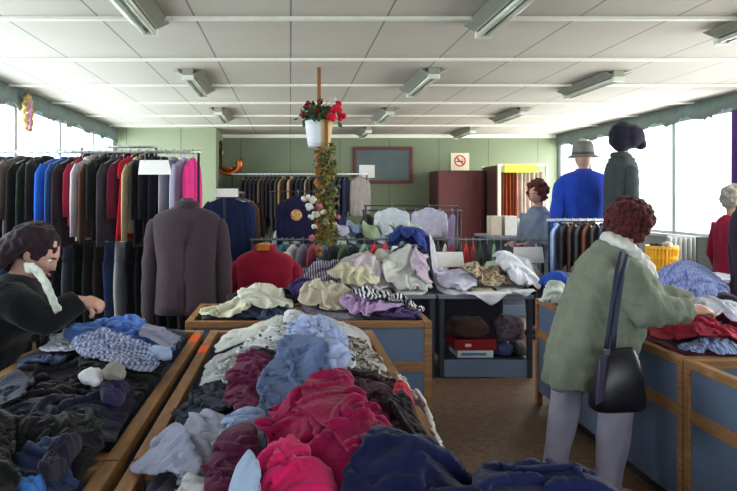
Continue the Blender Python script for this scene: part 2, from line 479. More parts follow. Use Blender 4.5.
def drape(name, x0, x1, y, z0, z1, mat, parent, waves=6, amp=.03, seed=0, th=.012):
    rs = np.random.RandomState(seed); n = waves * 10; vs, fs = [], []
    for i in range(n + 1):
        u = i / n; x = x0 + (x1 - x0) * u
        yy = y + amp * math.sin(u * waves * 2 * PI + .6 * math.sin(u * 9 + seed))
        for k in range(5):
            v = k / 4
            vs.append((x + .01 * math.sin(v * 3 + u * 11), yy * (1) + amp * .3 * (v) * math.sin(u * 17 + seed), z1 + (z0 - z1) * v))
    for i in range(n):
        for k in range(4):
            a_ = i * 5 + k; fs.append((a_, a_ + 1, a_ + 6, a_ + 5))
    o = obj(name, MB().add(vs, fs), mat, parent, smooth=True)
    m = o.modifiers.new('thick', 'SOLIDIFY'); m.thickness = th
    return o
zc = at(0, 172, Yb).z
drape('curtain', at(502, 0, Yb).x, at(519, 0, Yb).x, Yb + .08, .3, zc, fabric((146, 74, 44)), bt, 5, .03, 1)
drape('curtain', at(519.5, 0, Yb).x, at(545, 0, Yb).x, Yb + .08, .3, zc, fabric((208, 190, 182)), bt, 6, .03, 2)

# copper ornament on the short return wall
M_COPPER = plain((170, 96, 46), .35, .75, name='copper')
c = at(228.5, 163, 11.05)
cp = thing('copper_ornament', 'orange-brown copper bowl ornament hanging on the far wall corner beside the rail', 'ornament', (c.x, 11.05, c.z - .2))
obj('bowl', MB().lathe((c.x, 11.05, c.z - .17), [(.02, 0), (.08, .015), (.12, .06), (.13, .1), (.118, .1), (.1, .06), (.06, .03), (.01, .02)], 28), M_COPPER, cp, smooth=True)
pts = [Vector((c.x + .2 * math.cos(a), 10.98, c.z - .03 + .16 * math.sin(a))) for a in np.linspace(-2.7, .5, 14)]
obj('horn', MB().tube(pts, [.02 + .004 * k for k in range(14)], 10), M_COPPER, cp, smooth=True)
bx = XJ + .012
obj('hanging_strap', MB().box(XJ + .005, XJ + .05, 10.98, 11.08, c.z - .1, c.z + .38), plain((60, 56, 40), .7), cp, bevel=.004)
obj('brass_disc', MB().ball((XJ + .06, 10.97, c.z + .17), (.02, .05, .05), 12, 8), plain((196, 176, 120), .3, .6), cp, smooth=True)
obj('bracket_arm', MB().tube([(XJ + .03, 11.03, c.z - .1), (c.x - .1, 11.05, c.z - .11)], .01, 8), plain((60, 56, 40), .6), cp, smooth=True)

# straw decoration tied to the left valance
c = at(22, 113, 6.72)
c.x += .06
st = thing('straw_garland', 'straw coloured wreath with pink ribbon hanging from the valance above the left windows', 'ornament', (c.x, c.y, c.z - .2))
pts = [c + Vector((.0 + .02 * math.sin(3 * k), .075 * math.cos(2 * PI * k / 24), .17 * math.sin(2 * PI * k / 24))) for k in range(25)]
obj('wreath', MB().tube(pts, [.03 + .008 * math.sin(k * 2.4) for k in range(25)], 8), fabric((202, 176, 120), 'floral', (150, 110, 70), 2), st, smooth=True)
obj('ribbon', MB().tube([c + Vector((.03, -.02, .12)), c + Vector((.04, -.05, .0)), c + Vector((.035, -.045, -.17))], [.03, .022, .012], 8, flat=.35), fabric((206, 150, 186)), st, smooth=True)
obj('hanging_cord', MB().tube([c + Vector((0, 0, .19)), c + Vector((.0, 0, .34))], .005, 6), fabric((170, 150, 110)), st)
# ------------------------------------------------------------------ bins, counters, shelf tables
M_BINWOOD = wood_mat((180, 130, 80), (134, 92, 56), (3, 3, 18))
M_RIM = wood_mat((186, 136, 86), (138, 98, 60), (14, 2.5, 14))
M_PANEL = plain((104, 122, 150), .55, var=.1, nscale=5, name='blue_grey_panel')
M_DARK = plain((36, 34, 38), .6, name='dark_plinth')
M_ORANGE = plain((240, 104, 40), .6, name='orange_tape')

def bin_unit(name, label, cat, x0, x1, y0, y1, zt=.77, zb=.1, zm=.5, w=.045, tapes=(), plinth=True, deck=.6, group=None):
    t = thing(name, label, cat, ((x0 + x1) / 2, (y0 + y1) / 2, 0), group)
    for X in (x0, x1 - w):
        for Y in (y0, y1 - w):
            obj('post', MB().box(X, X + w, Y, Y + w, 0, zt - .0405), M_BINWOOD, t, bevel=.003)
    for X in (x0, x1 - w):
        obj('top_rail', MB().box(X, X + w, y0, y1, zt - .04, zt), M_RIM, t, bevel=.004)
        obj('middle_rail', MB().box(X + .004, X + w - .004, y0 + w, y1 - w, zm - .03, zm + .03), M_RIM, t, bevel=.003)
    for Y in (y0, y1 - w):
        obj('top_rail', MB().box(x0 + w, x1 - w, Y, Y + w, zt - .04, zt - .001), M_BINWOOD, t, bevel=.004)
        obj('middle_rail', MB().box(x0 + w, x1 - w, Y + .004, Y + w - .004, zm - .03, zm + .03), M_BINWOOD, t, bevel=.003)
    i = w * .3
    for a, b in ((zb, zm - .03), (zm + .03, zt - .04)):
        for X in (x0, x1): 
            xx = x0 + i if X == x0 else x1 - i - .012
            obj('panel', MB().box(xx, xx + .012, y0 + w, y1 - w, a, b), M_PANEL, t)
        for Y in (y0, y1):
            yy = y0 + i if Y == y0 else y1 - i - .012
            obj('panel', MB().box(x0 + w, x1 - w, yy, yy + .012, a, b), M_PANEL, t)
    obj('bottom_board', MB().box(x0 + w, x1 - w, y0 + w, y1 - w, deck - .02, deck), M_PANEL, t)
    if plinth: obj('plinth', MB().box(x0 + w + .05, x1 - w - .05, y0 + w + .05, y1 - w - .05, 0, zb), M_DARK, t)
    for (tx0, tx1, ty0, ty1) in tapes:
        o = obj('tape_mark', MB().box(tx0, tx1, ty0, ty1, zt, zt + .002), M_ORANGE, t); o['label'] = 'bright orange tape mark'
    return t

bin_unit('clothes_bin', 'wooden rimmed bin of dark clothes with orange tape, beside the woman in black', 'bin', -1.22, -.475, 1.79, 3.53, tapes=[(-.52, -.476, 3.23, 3.4)])
bin_unit('clothes_bin', 'wooden rimmed bin of rolled jeans nearest the camera at the left edge', 'bin', -1.22, -.475, .85, 1.775)
bin_unit('clothes_bin', 'wooden rimmed bin heaped with crimson and pale clothes in the middle', 'bin', -.44, .455, 1.79, 3.53, tapes=[(-.439, -.396, 3.0, 3.16)])
bin_unit('clothes_bin', 'wooden rimmed bin below the big crimson hoodie, partly under the navy coat', 'bin', -.44, .455, .85, 1.775)
bin_unit('clothes_bin', 'wood framed blue-grey bin standing crosswise behind, under the zebra print cloth', 'bin', -.62, .84, 3.77, 4.42)
bin_unit('clothes_bin', 'wood framed bin under the spread navy coat at the bottom of the picture', 'bin', .5, 1.12, .75, 1.42)
bin_unit('shop_counter', 'long blue-grey panelled counter with wooden rails where the woman in green leans', 'counter', 1.79, 2.7, 2.915, 4.66, deck=.7, zm=.52, w=.04)
bin_unit('shop_counter', 'almost empty blue-grey counter nearest the camera with wooden rails', 'counter', 1.79, 2.7, 1.35, 2.905, deck=.62, zm=.52, w=.04)

M_STEEL = plain((62, 66, 76), .45, .3, name='dark_metal')
M_TOP = plain((126, 132, 146), .5, name='table_top')
def shelf_table(label, x0, x1, y0, y1, zt=.69):
    t = thing('shelf_table', label, 'table', ((x0 + x1) / 2, (y0 + y1) / 2, 0))
    obj('table_top', MB().box(x0, x1, y0, y1, zt - .03, zt), M_TOP, t, bevel=.004)
    for X in (x0 + .01, x1 - .05):
        for Y in (y0 + .01, y1 - .05):
            obj('leg', MB().box(X, X + .04, Y, Y + .04, 0, zt - .031), M_STEEL, t, bevel=.003)
    obj('bottom_shelf', MB().box(x0 + .05, x1 - .05, y0 + .03, y1 - .05, .13, .15), M_STEEL, t)
    obj('kick_strip', MB().box(x0 + .051, x1 - .051, y0 + .015, y0 + .03, .01, .15), M_PANEL, t)
    obj('back_panel', MB().box(x0 + .05, x1 - .05, y1 - .045, y1 - .03, .151, zt - .04), M_STEEL, t)
    return t
shelf_table('dark shelf table under the white heap next to the counter end, red box below', 1.235, 2.03, 5.3, 6.1)
shelf_table('dark shelf table under the striped and cream heaps behind the red sweater', -.3, 1.215, 5.3, 6.1)
bt2 = shelf_table('pale low table of baby clothes in front of the far coat rail', -.22, 1.55, 6.75, 7.35, 1.0)
sc = shelf_table('side table by the windows under the yellow basket', 2.35, 3.7, 5.0, 5.5, .86)

# things on the bottom shelf of the shelf table
def soft_box(mb, c, r, seed, n=18, m=12, pw=3.0, amp=.02):
    rs = np.random.RandomState(seed); ph = rs.uniform(0, 6, 6); rings = []
    for i in range(m + 1):
        th = -PI / 2 + PI * (0.03 + .94 * i / m); rg = []
        for k in range(n):
            a = 2 * PI * k / n
            e = 2 / pw; f = lambda v: math.copysign(abs(v) ** e, v)
            x = r[0] * f(math.cos(th)) * f(math.cos(a)); y = r[1] * f(math.cos(th)) * f(math.sin(a)); z = r[2] * f(math.sin(th))
            w = 1 + amp * 8 * (math.sin(a * 3 + ph[0] + i) * .4 + math.sin(a * 5 + ph[1] - i * .7) * .3 + math.sin(i * 1.3 + ph[2] + a * 2) * .3)
            rg.append((c[0] + x * w, c[1] + y * w, c[2] + z * (w if z > 0 else 1)))
        rings.append(rg)
    return mb.loft(rings)
Ysh = 5.45
def shelf_item(name, px0, px1, z0, z1, mat, label, cat, soft=True, seed=0, dy=.14, y=5.52):
    x0, x1 = at(px0, 0, Ysh).x, at(px1, 0, Ysh).x
    mb = MB()
    if soft: soft_box(mb, ((x0 + x1) / 2, y, (z0 + z1) / 2), ((x1 - x0) / 2, dy, (z1 - z0) / 2), seed)
    else: mb.box(x0, x1, y - dy, y + dy, z0, z1)
    return tag(obj(name, mb, mat, smooth=soft, bevel=0 if soft else .006), label, cat)
b1 = shelf_item('white_box', 455, 491, .152, .212, plain((206, 212, 214), .5), 'flat white box with a blue stripe on the shelf under the table', 'box', False)
x0, x1 = at(459, 0, Ysh).x, at(484, 0, Ysh).x
obj('blue_stripe', MB().box(x0, x1, 5.377, 5.3798, .172, .195), plain((80, 130, 170), .5), b1)
b2 = shelf_item('red_case', 452, 494, .214, .30, plain((140, 26, 34), .45), 'red case with a pale label lying on the white box under the table', 'case', False)
x0, x1 = at(463, 0, Ysh).x, at(469, 0, Ysh).x
obj('case_tag', MB().box(x0, x1, 5.377, 5.3798, .245, .27), plain((220, 200, 190), .5), b2)
shelf_item('brown_bag', 449, 489, .302, .47, fabric((74, 52, 48)), 'slumped dark brown bag on top of the red case', 'bag', True, 3)
shelf_item('folded_cloth', 494, 513, .152, .26, fabric((70, 84, 130)), 'blue cloth bundle on the shelf beside the white box', 'cloth', True, 5)
shelf_item('folded_cloth', 515.5, 527, .152, .25, fabric((90, 96, 92)), 'grey cloth bundle on the shelf end next to the counter', 'cloth', True, 6)
shelf_item('mauve_bag', 497, 526, .272, .48, fabric((120, 98, 116), 'floral', (86, 78, 88), .6), 'mauve patterned bag on the blue bundle under the table', 'bag', True, 8)
shelf_item('folded_cloth', 402, 416, .152, .3, fabric((40, 38, 46)), 'dark bundle on the bottom shelf behind the crosswise bin', 'cloth', True, 9)

# ------------------------------------------------------------------ clothes rails
M_CHROME = plain((196, 198, 200), .28, .85, var=.05, name='chrome')
M_WHITEBAR = plain((226, 228, 228), .4, name='white_bar')
def rail(label, p0, p1, mat=None, r=.012, foot=.28, posts=True, pm=None):
    p0, p1 = Vector(p0), Vector(p1); mat = mat or M_CHROME
    t = thing('clothes_rail', label, 'clothes rail', ((p0.x + p1.x) / 2, (p0.y + p1.y) / 2, 0))
    d = (p1 - p0).normalized(); n = Vector((-d.y, d.x, 0))
    obj('bar', MB().tube([p0, p1], r, 12), mat, t, smooth=True)
    pm = pm or M_STEEL
    for p in (p0 + d * .02, p1 - d * .02):
        g = Vector((p.x, p.y, 0))
        obj('post', MB().tube([g + Vector((0, 0, .05)), p - Vector((0, 0, r))], .011, 10), pm, t, smooth=True)
        obj('foot', MB().tube([g + n * foot + Vector((0, 0, .025)), g - n * foot + Vector((0, 0, .025))],   .016, 8), pm, t, smooth=True)
    return t

# garment shapes: hook at the origin, width along x, front towards -y
HUNG = {}
def proto(kind, v):
    key = (kind, v)
    if key in HUNG: return HUNG[key]
    rs = np.random.RandomState(hash(kind) % 1 + v * 17 + len(kind) * 5)
    P = {'jacket': dict(L=.74, w=.215, d=.022, fl=1.0, sl=.6), 'coat': dict(L=1.05, w=.225, d=.023, fl=1.08, sl=.62),
         'shirt': dict(L=.72, w=.21, d=.02, fl=1.02, sl=.56), 'blouse': dict(L=.6, w=.185, d=.02, fl=1.1, sl=.4),
         'dress': dict(L=1.0, w=.17, d=.02, fl=1.5, sl=.16), 'jumper': dict(L=.64, w=.215, d=.022, fl=.98, sl=.56),
         'child': dict(L=.34, w=.13, d=.015, fl=1.05, sl=.2)}
    parts = {}
    hk = MB(); r0 = .025
    pts = [(r0 * math.sin(a) * .95, 0, r0 * math.cos(a)) for a in np.linspace(-2.0, 2.4, 12)]
    pts += [(0.002, 0, -.055)]
    hk.tube(pts, .0032, 6)
    if kind in ('trousers', 'skirt'):
        w = .185 if kind == 'trousers' else .17
        hk.tube([(-.2, 0, -.062), (0, 0, -.05), (.2, 0, -.062)], .006, 6)
        for sx in (-1, 1): hk.box(sx * .14 - .012, sx * .14 + .012, -.012, .012, -.1, -.06)
        mb = MB(); L = 1.0 - .05 * v if kind == 'trousers' else .62
        p0 = rs.uniform(0, 6)
        if kind == 'skirt':
            rg = []
            for i in range(9):
                u = i / 8; ww = .15 + .09 * u
                rg.append([(ww * math.cos(a), (.014 + .02 * u) * math.sin(a) + .014 * u * math.sin(a * 0 + ww * 0 + 6 * math.cos(a) + p0), -.085 - L * u) for a in np.linspace(0, 2 * PI, 28, endpoint=False)])
            mb.loft(rg)
        else:
            rg = []
            for i in range(4):
                u = i / 3
                rg.append([((.18 + .02 * u) * math.cos(a), .024 * math.sin(a), -.085 - .2 * u) for a in np.linspace(0, 2 * PI, 24, endpoint=False)])
            mb.loft(rg)
            for sx in (-1, 1):
                rg = []
                for i in range(8):
                    u = i / 7; ww = .098 - .012 * u
                    rg.append([(sx * (.1 + .01 * u) + ww * math.cos(a), (.026 - .004 * u) * math.sin(a) + .008 * math.sin(u * 7 + p0 + sx), -.26 - (L - .2) * u) for a in np.linspace(0, 2 * PI, 16, endpoint=False)])
                mb.loft(rg)
        parts['body'] = mb
    else:
        p = P[kind]; L, w, d = p['L'] * (1 - .06 * v), p['w'], p['d']
        s = w / .215
        hk.tube([(-.17 * s, 0, -.1), (-.08 * s, 0, -.068), (0, 0, -.055), (.08 * s, 0, -.068), (.17 * s, 0, -.1)], .006, 6)
        zs = [(-.052, .055, .5), (-.066, .08 * s, .6), (-.085, .13 * s, .8), (-.11, .185 * s, .9), (-.14, .212 * s, 1), (-.2, .205 * s, 1.05)]
        zs = [(z * (.6 + .4 * s) - (.05 * .0), x, k) for z, x, k in zs]
        for i in range(1, 9):
            u = i / 8; zs.append((-.2 - (L - .2) * u, (.2 + (p['fl'] - 1) * .2 * u) * s, 1.05 + .1 * u))
        ph = rs.uniform(0, 6, 4); rg = []
        for z, x, k in zs:
            u = max(0, (-z - .15) / L); one = []
            for a in np.linspace(0, 2 * PI, 36, endpoint=False):
                xx = x * math.cos(a)
                yy = d * k * math.copysign(abs(math.sin(a)) ** .75, math.sin(a))
                yy += u * d * .45 * math.sin(xx * 38 + ph[0] + u * 2) * (1 - abs(math.cos(a)) ** 4)
                one.append((xx, yy, z + .008 * u * math.sin(xx * 25 + ph[1])))
            rg.append(one)
        parts['body'] = MB().loft(rg)
        for sx in (-1, 1):
            sl = p['sl']; dy = rs.uniform(-.008, .008)
            pts = [(sx * .17 * s, 0, -.125), (sx * .212 * s, dy, -.19), (sx * .232 * s, dy - .004, -.19 - (sl - .06) * .45), (sx * .238 * s, dy, -.13 - sl)]
            parts['sleeve%d' % sx] = MB().tube(pts, [.05 * s, .062 * s, .056 * s, .042 * s], 14, flat=min(.62, d * 15), up=(0, 1, 0))
        if kind in ('jacket', 'coat', 'shirt'):
            pts = [(.062 * math.cos(a), d * .95 * math.sin(a) * .8, -.052 - .012 * (1 + math.sin(a) * -1)) for a in np.linspace(-1.2, PI + 1.2, 14)]
            parts['collar'] = MB().tube(pts, [.016] * 14, 8, flat=1.3)
    parts['hanger'] = hk
    tw = MB(); tw.v = [((y, x, z) if z > -.045 and abs(x) < .04 else (x, y, z)) for x, y, z in hk.v]; tw.f = hk.f; tw.mi = hk.mi
    parts['twist'] = tw
    res = {}
    for k, mb in parts.items():
        me = mb.mesh('hung_' + kind, (0, 0, 0), True); me.materials.append(None); res[k] = me
    HUNG[key] = res
    return res

M_HANGER = plain((150, 150, 156), .35, .6, name='hanger_wire')
KNAME = {'jacket': 'hanging_jacket', 'coat': 'hanging_coat', 'shirt': 'hanging_shirt', 'blouse': 'hanging_blouse', 'dress': 'hanging_dress',
         'jumper': 'hanging_jumper', 'child': 'hanging_child_top', 'trousers': 'hanging_trousers', 'skirt': 'hanging_skirt'}
KCAT = {'child': 'child top'}
def hang(kind, loc, rz, mat, label, group=None, v=None, sc=1.0, sz=None, twist=False):
    v = random.randrange(3) if v is None else v
    pm = proto(kind, v)
    def mk(name, me, m):
        o = bpy.data.objects.new(name, me); C.objects.link(o)
        o.material_slots[0].link = 'OBJECT'; o.material_slots[0].material = m
        return o
    root = mk(KNAME[kind], pm['body'], mat)
    root.location = loc; root.rotation_euler = (0, 0, rz); root.scale = (sc, sc, sz or sc)
    tag(root, label, KCAT.get(kind, kind), group)
    for k, me in pm.items():
        if k == 'body' or k == ('hanger' if twist else 'twist'): continue
        if k == 'twist': k = 'hanger'
        o = mk('sleeve' if k.startswith('sleeve') else k, me, M_HANGER if k == 'hanger' else mat); o.parent = root
        if k == 'hanger': o.scale = (1 / sc, 1 / sc, 1 / (sz or sc))
    return root

LEN = {'coat': 1.05, 'dress': 1.0}
ORD = ['first', 'second', 'third', 'fourth', 'fifth', 'sixth', 'seventh', 'eighth', 'ninth', 'tenth', 'eleventh', 'twelfth', 'thirteenth',
       'fourteenth', 'fifteenth', 'sixteenth', 'seventeenth', 'eighteenth', 'nineteenth', 'twentieth', 'twenty-first', 'twenty-second', 'twenty-third',
       'twenty-fourth', 'twenty-fifth', 'twenty-sixth', 'twenty-seventh', 'twenty-eighth', 'twenty-ninth', 'thirtieth', 'thirty-first', 'thirty-second']
def fill_rail(Y, z, items, rz, phrase, group, jit=.015, sz=None, end='right', sc=1.0, maxlen=9):
    """items: (px of the hook, kind, colour, colour word[, pattern, colour 2]) along a rail at depth Y; counted from its right end"""
    n = len(items)
    for i, it in enumerate(items):
        px, kind, col, word = it[:4]
        m = fabric(col, *(it[4:6] if len(it) > 5 else ()))
        k = ORD[n - 1 - i]
        nm = 'child top' if kind == 'child' else kind
        lab = '%s %s hanging %s from the right end of %s' % (word, nm, k, phrase)
        hang(kind, (at(px, 0, Y).x, Y, z), rz + random.uniform(-jit, jit) + (it[6] if len(it) > 6 else 0), m, lab, group, sc=sc, sz=sz or min(1.0 if maxlen > 8 else random.uniform(.92, 1.06), maxlen / LEN.get(kind, .7)))

# left rails
ZU = at(0, 152, 5.3).z
rail('long chrome clothes rail in front of the left windows, upper bar', (-2.72, 5.3, ZU), (at(201, 0, 5.3).x, 5.3, ZU))
U = [(-22, 'coat', (44, 48, 60), 'slate'), (-8, 'jacket', (30, 34, 48), 'dark navy'), (3, 'jacket', (70, 80, 100), 'grey-blue'), (13, 'jacket', (46, 50, 62), 'charcoal'), (22, 'coat', (108, 96, 92), 'taupe'), (31, 'jacket', (28, 28, 32), 'black'),
     (40, 'jacket', (36, 46, 42), 'dark green'), (48, 'coat', (34, 32, 32), 'black brown'), (57.5, 'jumper', (52, 110, 210), 'bright blue'), (66, 'shirt', (56, 92, 150), 'denim blue'),
     (74, 'jacket', (52, 40, 46), 'dark plum'), (82, 'blouse', (160, 40, 62), 'crimson'), (90, 'shirt', (206, 198, 206), 'off-white'), (99, 'jacket', (92, 62, 48), 'brown'),
     (107, 'coat', (28, 28, 32), 'jet black'), (116, 'jacket', (72, 64, 76), 'mauve grey'), (123, 'blouse', (122, 38, 66), 'maroon'), (131, 'dress', (196, 30, 56), 'bright red'), (139, 'shirt', (206, 184, 142), 'cream'),
     (148, 'coat', (24, 22, 28), 'plain black'), (157, 'coat', (30, 26, 38), 'blue-black'), (166, 'jacket', (26, 26, 40), 'midnight'), (174, 'shirt', (168, 160, 172), 'pale mauve'), (184, 'shirt', (196, 200, 226), 'lilac white'), (193, 'blouse', (226, 52, 142), 'hot pink', None, (0, 0, 0), .12)]
fill_rail(5.3, ZU - .004, U, PI / 2 - .28, 'the upper left rail', 'garments on the upper left rail', maxlen=.77)
ZM = 1.2
rail('low chrome clothes rail of trousers below the long upper left rail', (-2.8, 5.76, ZM), (at(207, 0, 5.76).x, 5.76, ZM), foot=.1)
LCOL = [((36, 40, 52), 'dark slate'), ((60, 74, 104), 'blue denim'), ((28, 28, 32), 'black'), ((34, 52, 50), 'dark teal'), ((70, 62, 58), 'brown'), ((44, 58, 92), 'indigo'), ((30, 32, 42), 'ink blue'), ((86, 92, 104), 'grey'),
        ((26, 26, 28), 'plain black'), ((40, 48, 44), 'bottle green'), ((56, 46, 44), 'umber'), ((50, 66, 104), 'washed blue'), ((196, 198, 204), 'white'), ((38, 36, 48), 'aubergine')]
LCOL += [((30, 28, 34), 'jet'), ((54, 60, 80), 'steel blue'), ((40, 34, 36), 'chocolate'), ((28, 32, 44), 'midnight'), ((66, 60, 66), 'stone grey'), ((34, 30, 40), 'black plum')]
Lw = [(4 + 10.1 * i, 'trousers', c, w) for i, (c, w) in enumerate(LCOL)]
fill_rail(5.76, ZM - .004, Lw, PI / 2 - .22, 'the low left rail', 'trousers on the low left rail', sz=1.0)
ZB = at(0, 147, 6.36).z
rail('short chrome clothes rail standing behind the long left rail', (at(80, 0, 6.36).x, 6.36, ZB), (at(158, 0, 6.36).x, 6.36, ZB))
Bk = [(90, 'jacket', (40, 44, 54), 'slate'), (100, 'shirt', (190, 188, 180), 'pale'), (110, 'jacket', (36, 34, 38), 'black'), (120, 'jacket', (60, 60, 74), 'grey'), (130, 'coat', (34, 34, 42), 'ink'), (140, 'jacket', (66, 54, 56), 'brown'), (149, 'coat', (28, 28, 36), 'dark navy')]
fill_rail(6.36, ZB - .004, Bk, PI / 2 - .3, 'the short rail behind', 'garments on the short back left rail')
# cards on the rails
M_CARD = plain((244, 240, 238), .8, var=.06, name='card')
def card(pxs, Y, label, tilt=0, name='price_card'):
    a, b = at(pxs[0], pxs[1], Y), at(pxs[2], pxs[3], Y)
    sh = tilt * (b.x - a.x)
    vs = [(a.x, Y, b.z), (b.x + sh, Y, b.z), (b.x, Y + .012, a.z), (a.x + sh * .4, Y + .012, a.z)]
    mb = MB().add(vs + [(x, y + .006, z) for x, y, z in vs], [(0, 1, 2, 3), (7, 6, 5, 4), (0, 4, 5, 1), (1, 5, 6, 2), (2, 6, 7, 3), (3, 7, 4, 0)])
    return tag(obj(name, mb, M_CARD), label, 'card')
k = card((138, 160, 168, 174.5), 4.98, 'blank pale card hooked over the black coats on the upper left rail', .12, 'hanging_card')
for px in (145, 161):
    obj('hook', MB().tube([at(px, 161, 4.985), at(px, 156, 5.1), at(px, 148.8, 5.285), at(px, 148.8, 5.315), at(px, 151, 5.335)], .003, 6), M_HANGER, k)

# navy rail end-on behind the suit jacket
ZN = at(0, 192, 6.4).z
rail('short rail seen end-on with navy coats between the dummy and the far coat rail', (at(224, 0, 6.4).x, 6.4, ZN), (-.526, 7.25, ZN), foot=.14)
bx_ = lambda y: -.660 + (y - 6.4) * .16
hang('coat', (bx_(6.52), 6.52, ZN - .004), 0, fabric((34, 44, 82)), 'dark navy coat facing the camera at the front of the end-on rail', 'coats on the end-on rail', v=0, sc=.9)
hang('jacket', (bx_(6.64), 6.64, ZN - .004), .02, fabric((40, 52, 100)), 'royal navy jacket just behind the front coat of the end-on rail', 'coats on the end-on rail', v=1, sc=.95)
hang('coat', (bx_(6.78), 6.78, ZN - .004), -.03, fabric((112, 80, 56)), 'tan brown coat peeping out behind the navy coats', 'coats on the end-on rail', v=2, sc=.95)
hang('coat', (bx_(6.94), 6.94, ZN - .004), .02, fabric((40, 34, 36)), 'black coat at the back of the end-on rail', 'coats on the end-on rail', v=0)
k = card((216, 188.5, 238, 197), 6.36, 'small blank white card on top of the end-on rail of navy coats', 0, 'hanging_card')

# far coat rail
YC = 10.9
ZF = at(0, 174, YC).z
rail('white coat rail along the green far wall below the notice board', (at(231, 0, YC).x, YC, ZF), (at(368, 0, YC).x, YC, ZF), M_WHITEBAR, .0125)
FC = [((30, 28, 32), 'black'), ((44, 30, 34), 'dark wine'), ((34, 34, 46), 'ink'), ((46, 36, 44), 'aubergine'), ((92, 76, 66), 'taupe'), ((36, 32, 34), 'soot black'), ((52, 34, 38), 'oxblood'), ((30, 32, 40), 'slate black'),
      ((64, 56, 52), 'umber'), ((170, 140, 104), 'tan'), ((28, 28, 30), 'jet'), ((182, 152, 112), 'camel'), ((36, 36, 52), 'navy'), ((40, 40, 58), 'blue-black'), ((32, 30, 36), 'charcoal'), ((150, 138, 128), 'stone'), ((70, 50, 44), 'chestnut'),
      ((44, 40, 44), 'graphite'), ((60, 44, 46), 'mahogany'), ((90, 70, 60), 'brown'), ((40, 36, 44), 'plum black'), ((66, 66, 76), 'grey'), ((42, 50, 84), 'dark blue'), ((36, 46, 86), 'royal navy'), ((34, 38, 70), 'deep navy')]
fill_rail(YC, ZF - .004, [(247 + 4.15 * i, 'coat' if i % 3 else 'jacket', c, w) for i, (c, w) in enumerate(FC)], PI / 2 - .35, 'the far coat rail', 'coats on the far coat rail', sz=.98)
hang('jacket', (at(359, 0, YC).x, 10.72, ZF - .004), -.1, fabric((158, 150, 148)), 'light grey jacket facing out at the end of the far coat rail under the board', 'coats on the far coat rail', v=0, sc=.62, sz=.95, twist=True)

# navy sweatshirt with an orange badge on the pale table behind the planter
YS = 7.0
c = at(298, 214, 6.62)
sw = hang('jumper', (c.x, 6.64, at(0, 192, 6.64).z), -.05, fabric((40, 40, 78)), 'dark navy sweatshirt with an orange badge facing the camera behind the red sweater', v=0, sc=.8, twist=True)
pp = MB().lathe((0, 0, 0), [(.075, 0), (.075, .006), (.04, .01), (.01, .011)], 20)
bd = bpy.data.objects.new('chest_badge', pp.mesh('chest_badge', (0, 0, 0), True)); C.objects.link(bd); bd.data.materials.append(fabric((226, 160, 92), 'floral', (240, 214, 180)))
bd.parent = sw; bd.location = (-.02, -.045, -.3); bd.rotation_euler = (PI / 2, 0, 0)
rail('thin chrome rail holding the navy sweatshirt with the badge', (c.x - .3, 6.64, at(0, 192, 6.64).z + .004), (c.x + .3, 6.64, at(0, 192, 6.64).z + .004), M_STEEL, r=.006, foot=.1)

# long low rail of children's clothes
ZL = at(0, 239.5, 6.4).z
rail('long low rail of small children clothes across the middle of the shop', (at(250, 0, 6.4).x, 6.4, ZL), (at(552, 0, 6.4).x, 6.4, ZL), plain((120, 124, 126), .45, .5), .01, .2)
KC = [((196, 206, 206), 'white'), ((170, 196, 196), 'pale aqua'), ((60, 130, 136), 'teal'), ((214, 214, 214), 'snow white'), ((150, 150, 176), 'lilac grey'), ((186, 80, 100), 'rose'), ((140, 150, 170), 'steel blue'), ((60, 62, 70), 'charcoal'),
      ((96, 120, 100), 'moss'), ((40, 44, 50), 'black'), ((140, 170, 150), 'mint'), ((190, 60, 70), 'coral'), ((200, 30, 46), 'scarlet'), ((214, 214, 220), 'bright white')]
fill_rail(6.4, ZL - .004, [(262 + 10.2 * i, 'child', c, w) for i, (c, w) in enumerate(KC)], PI / 2 - .5, 'the low rail left half', 'children clothes on the low rail behind the red sweater', jit=.02)
KD = [((70, 44, 70), 'plum'), ((176, 40, 60), 'cherry'), ((44, 70, 52), 'dark green'), ((206, 206, 206), 'white'), ((150, 36, 48), 'wine'), ((46, 44, 50), 'black'), ((214, 58, 50), 'orange red'), ((198, 44, 44), 'bright red'), ((56, 90, 70), 'green'), ((34, 38, 54), 'dark navy'),
      ((150, 186, 150), 'mint'), ((70, 96, 120), 'steel blue'), ((56, 74, 120), 'denim'), ((40, 60, 110), 'blue'), ((30, 34, 44), 'ink'), ((176, 60, 90), 'rose'), ((170, 190, 180), 'pale green'), ((36, 34, 36), 'soot black')]
fill_rail(6.4, ZL - .004, [(424 + 7.0 * i, 'child', c, w) for i, (c, w) in enumerate(KD)], PI / 2 - .4, 'the low rail right half', 'children clothes on the low rail by the wardrobe', jit=.02)

# rail of light shirts behind it
ZW = at(0, 210.5, 7.8).z
rail('chrome rail of pale shirts in front of the brown wardrobe', (at(362, 0, 7.8).x, 7.8, ZW), (at(462, 0, 7.8).x, 7.8, ZW), M_STEEL, r=.01, foot=.12)
SW = [((44, 40, 46), 'black'), ((120, 40, 60), 'maroon'), ((60, 60, 66), 'grey'), ((110, 44, 62), 'wine'), ((40, 40, 46), 'charcoal'), ((150, 150, 150), 'silver'), ((70, 84, 80), 'slate green'), ((90, 76, 110), 'violet grey')]
fill_rail(7.8, ZW - .004, [(368 + 12 * i, 'blouse', c, w) for i, (c, w) in enumerate(SW)], PI / 2 - .5, 'the shirt rail', 'garments on the shirt rail by the wardrobe', sz=.8)
hang('shirt', (at(392, 0, 7.5).x, 7.5, at(0, 206, 7.5).z), .05, fabric((222, 228, 238)), 'white shirt facing out beside the dark blue jumper', 'pale shirts facing out before the wardrobe', v=0, sz=.55, sc=.78, twist=True)
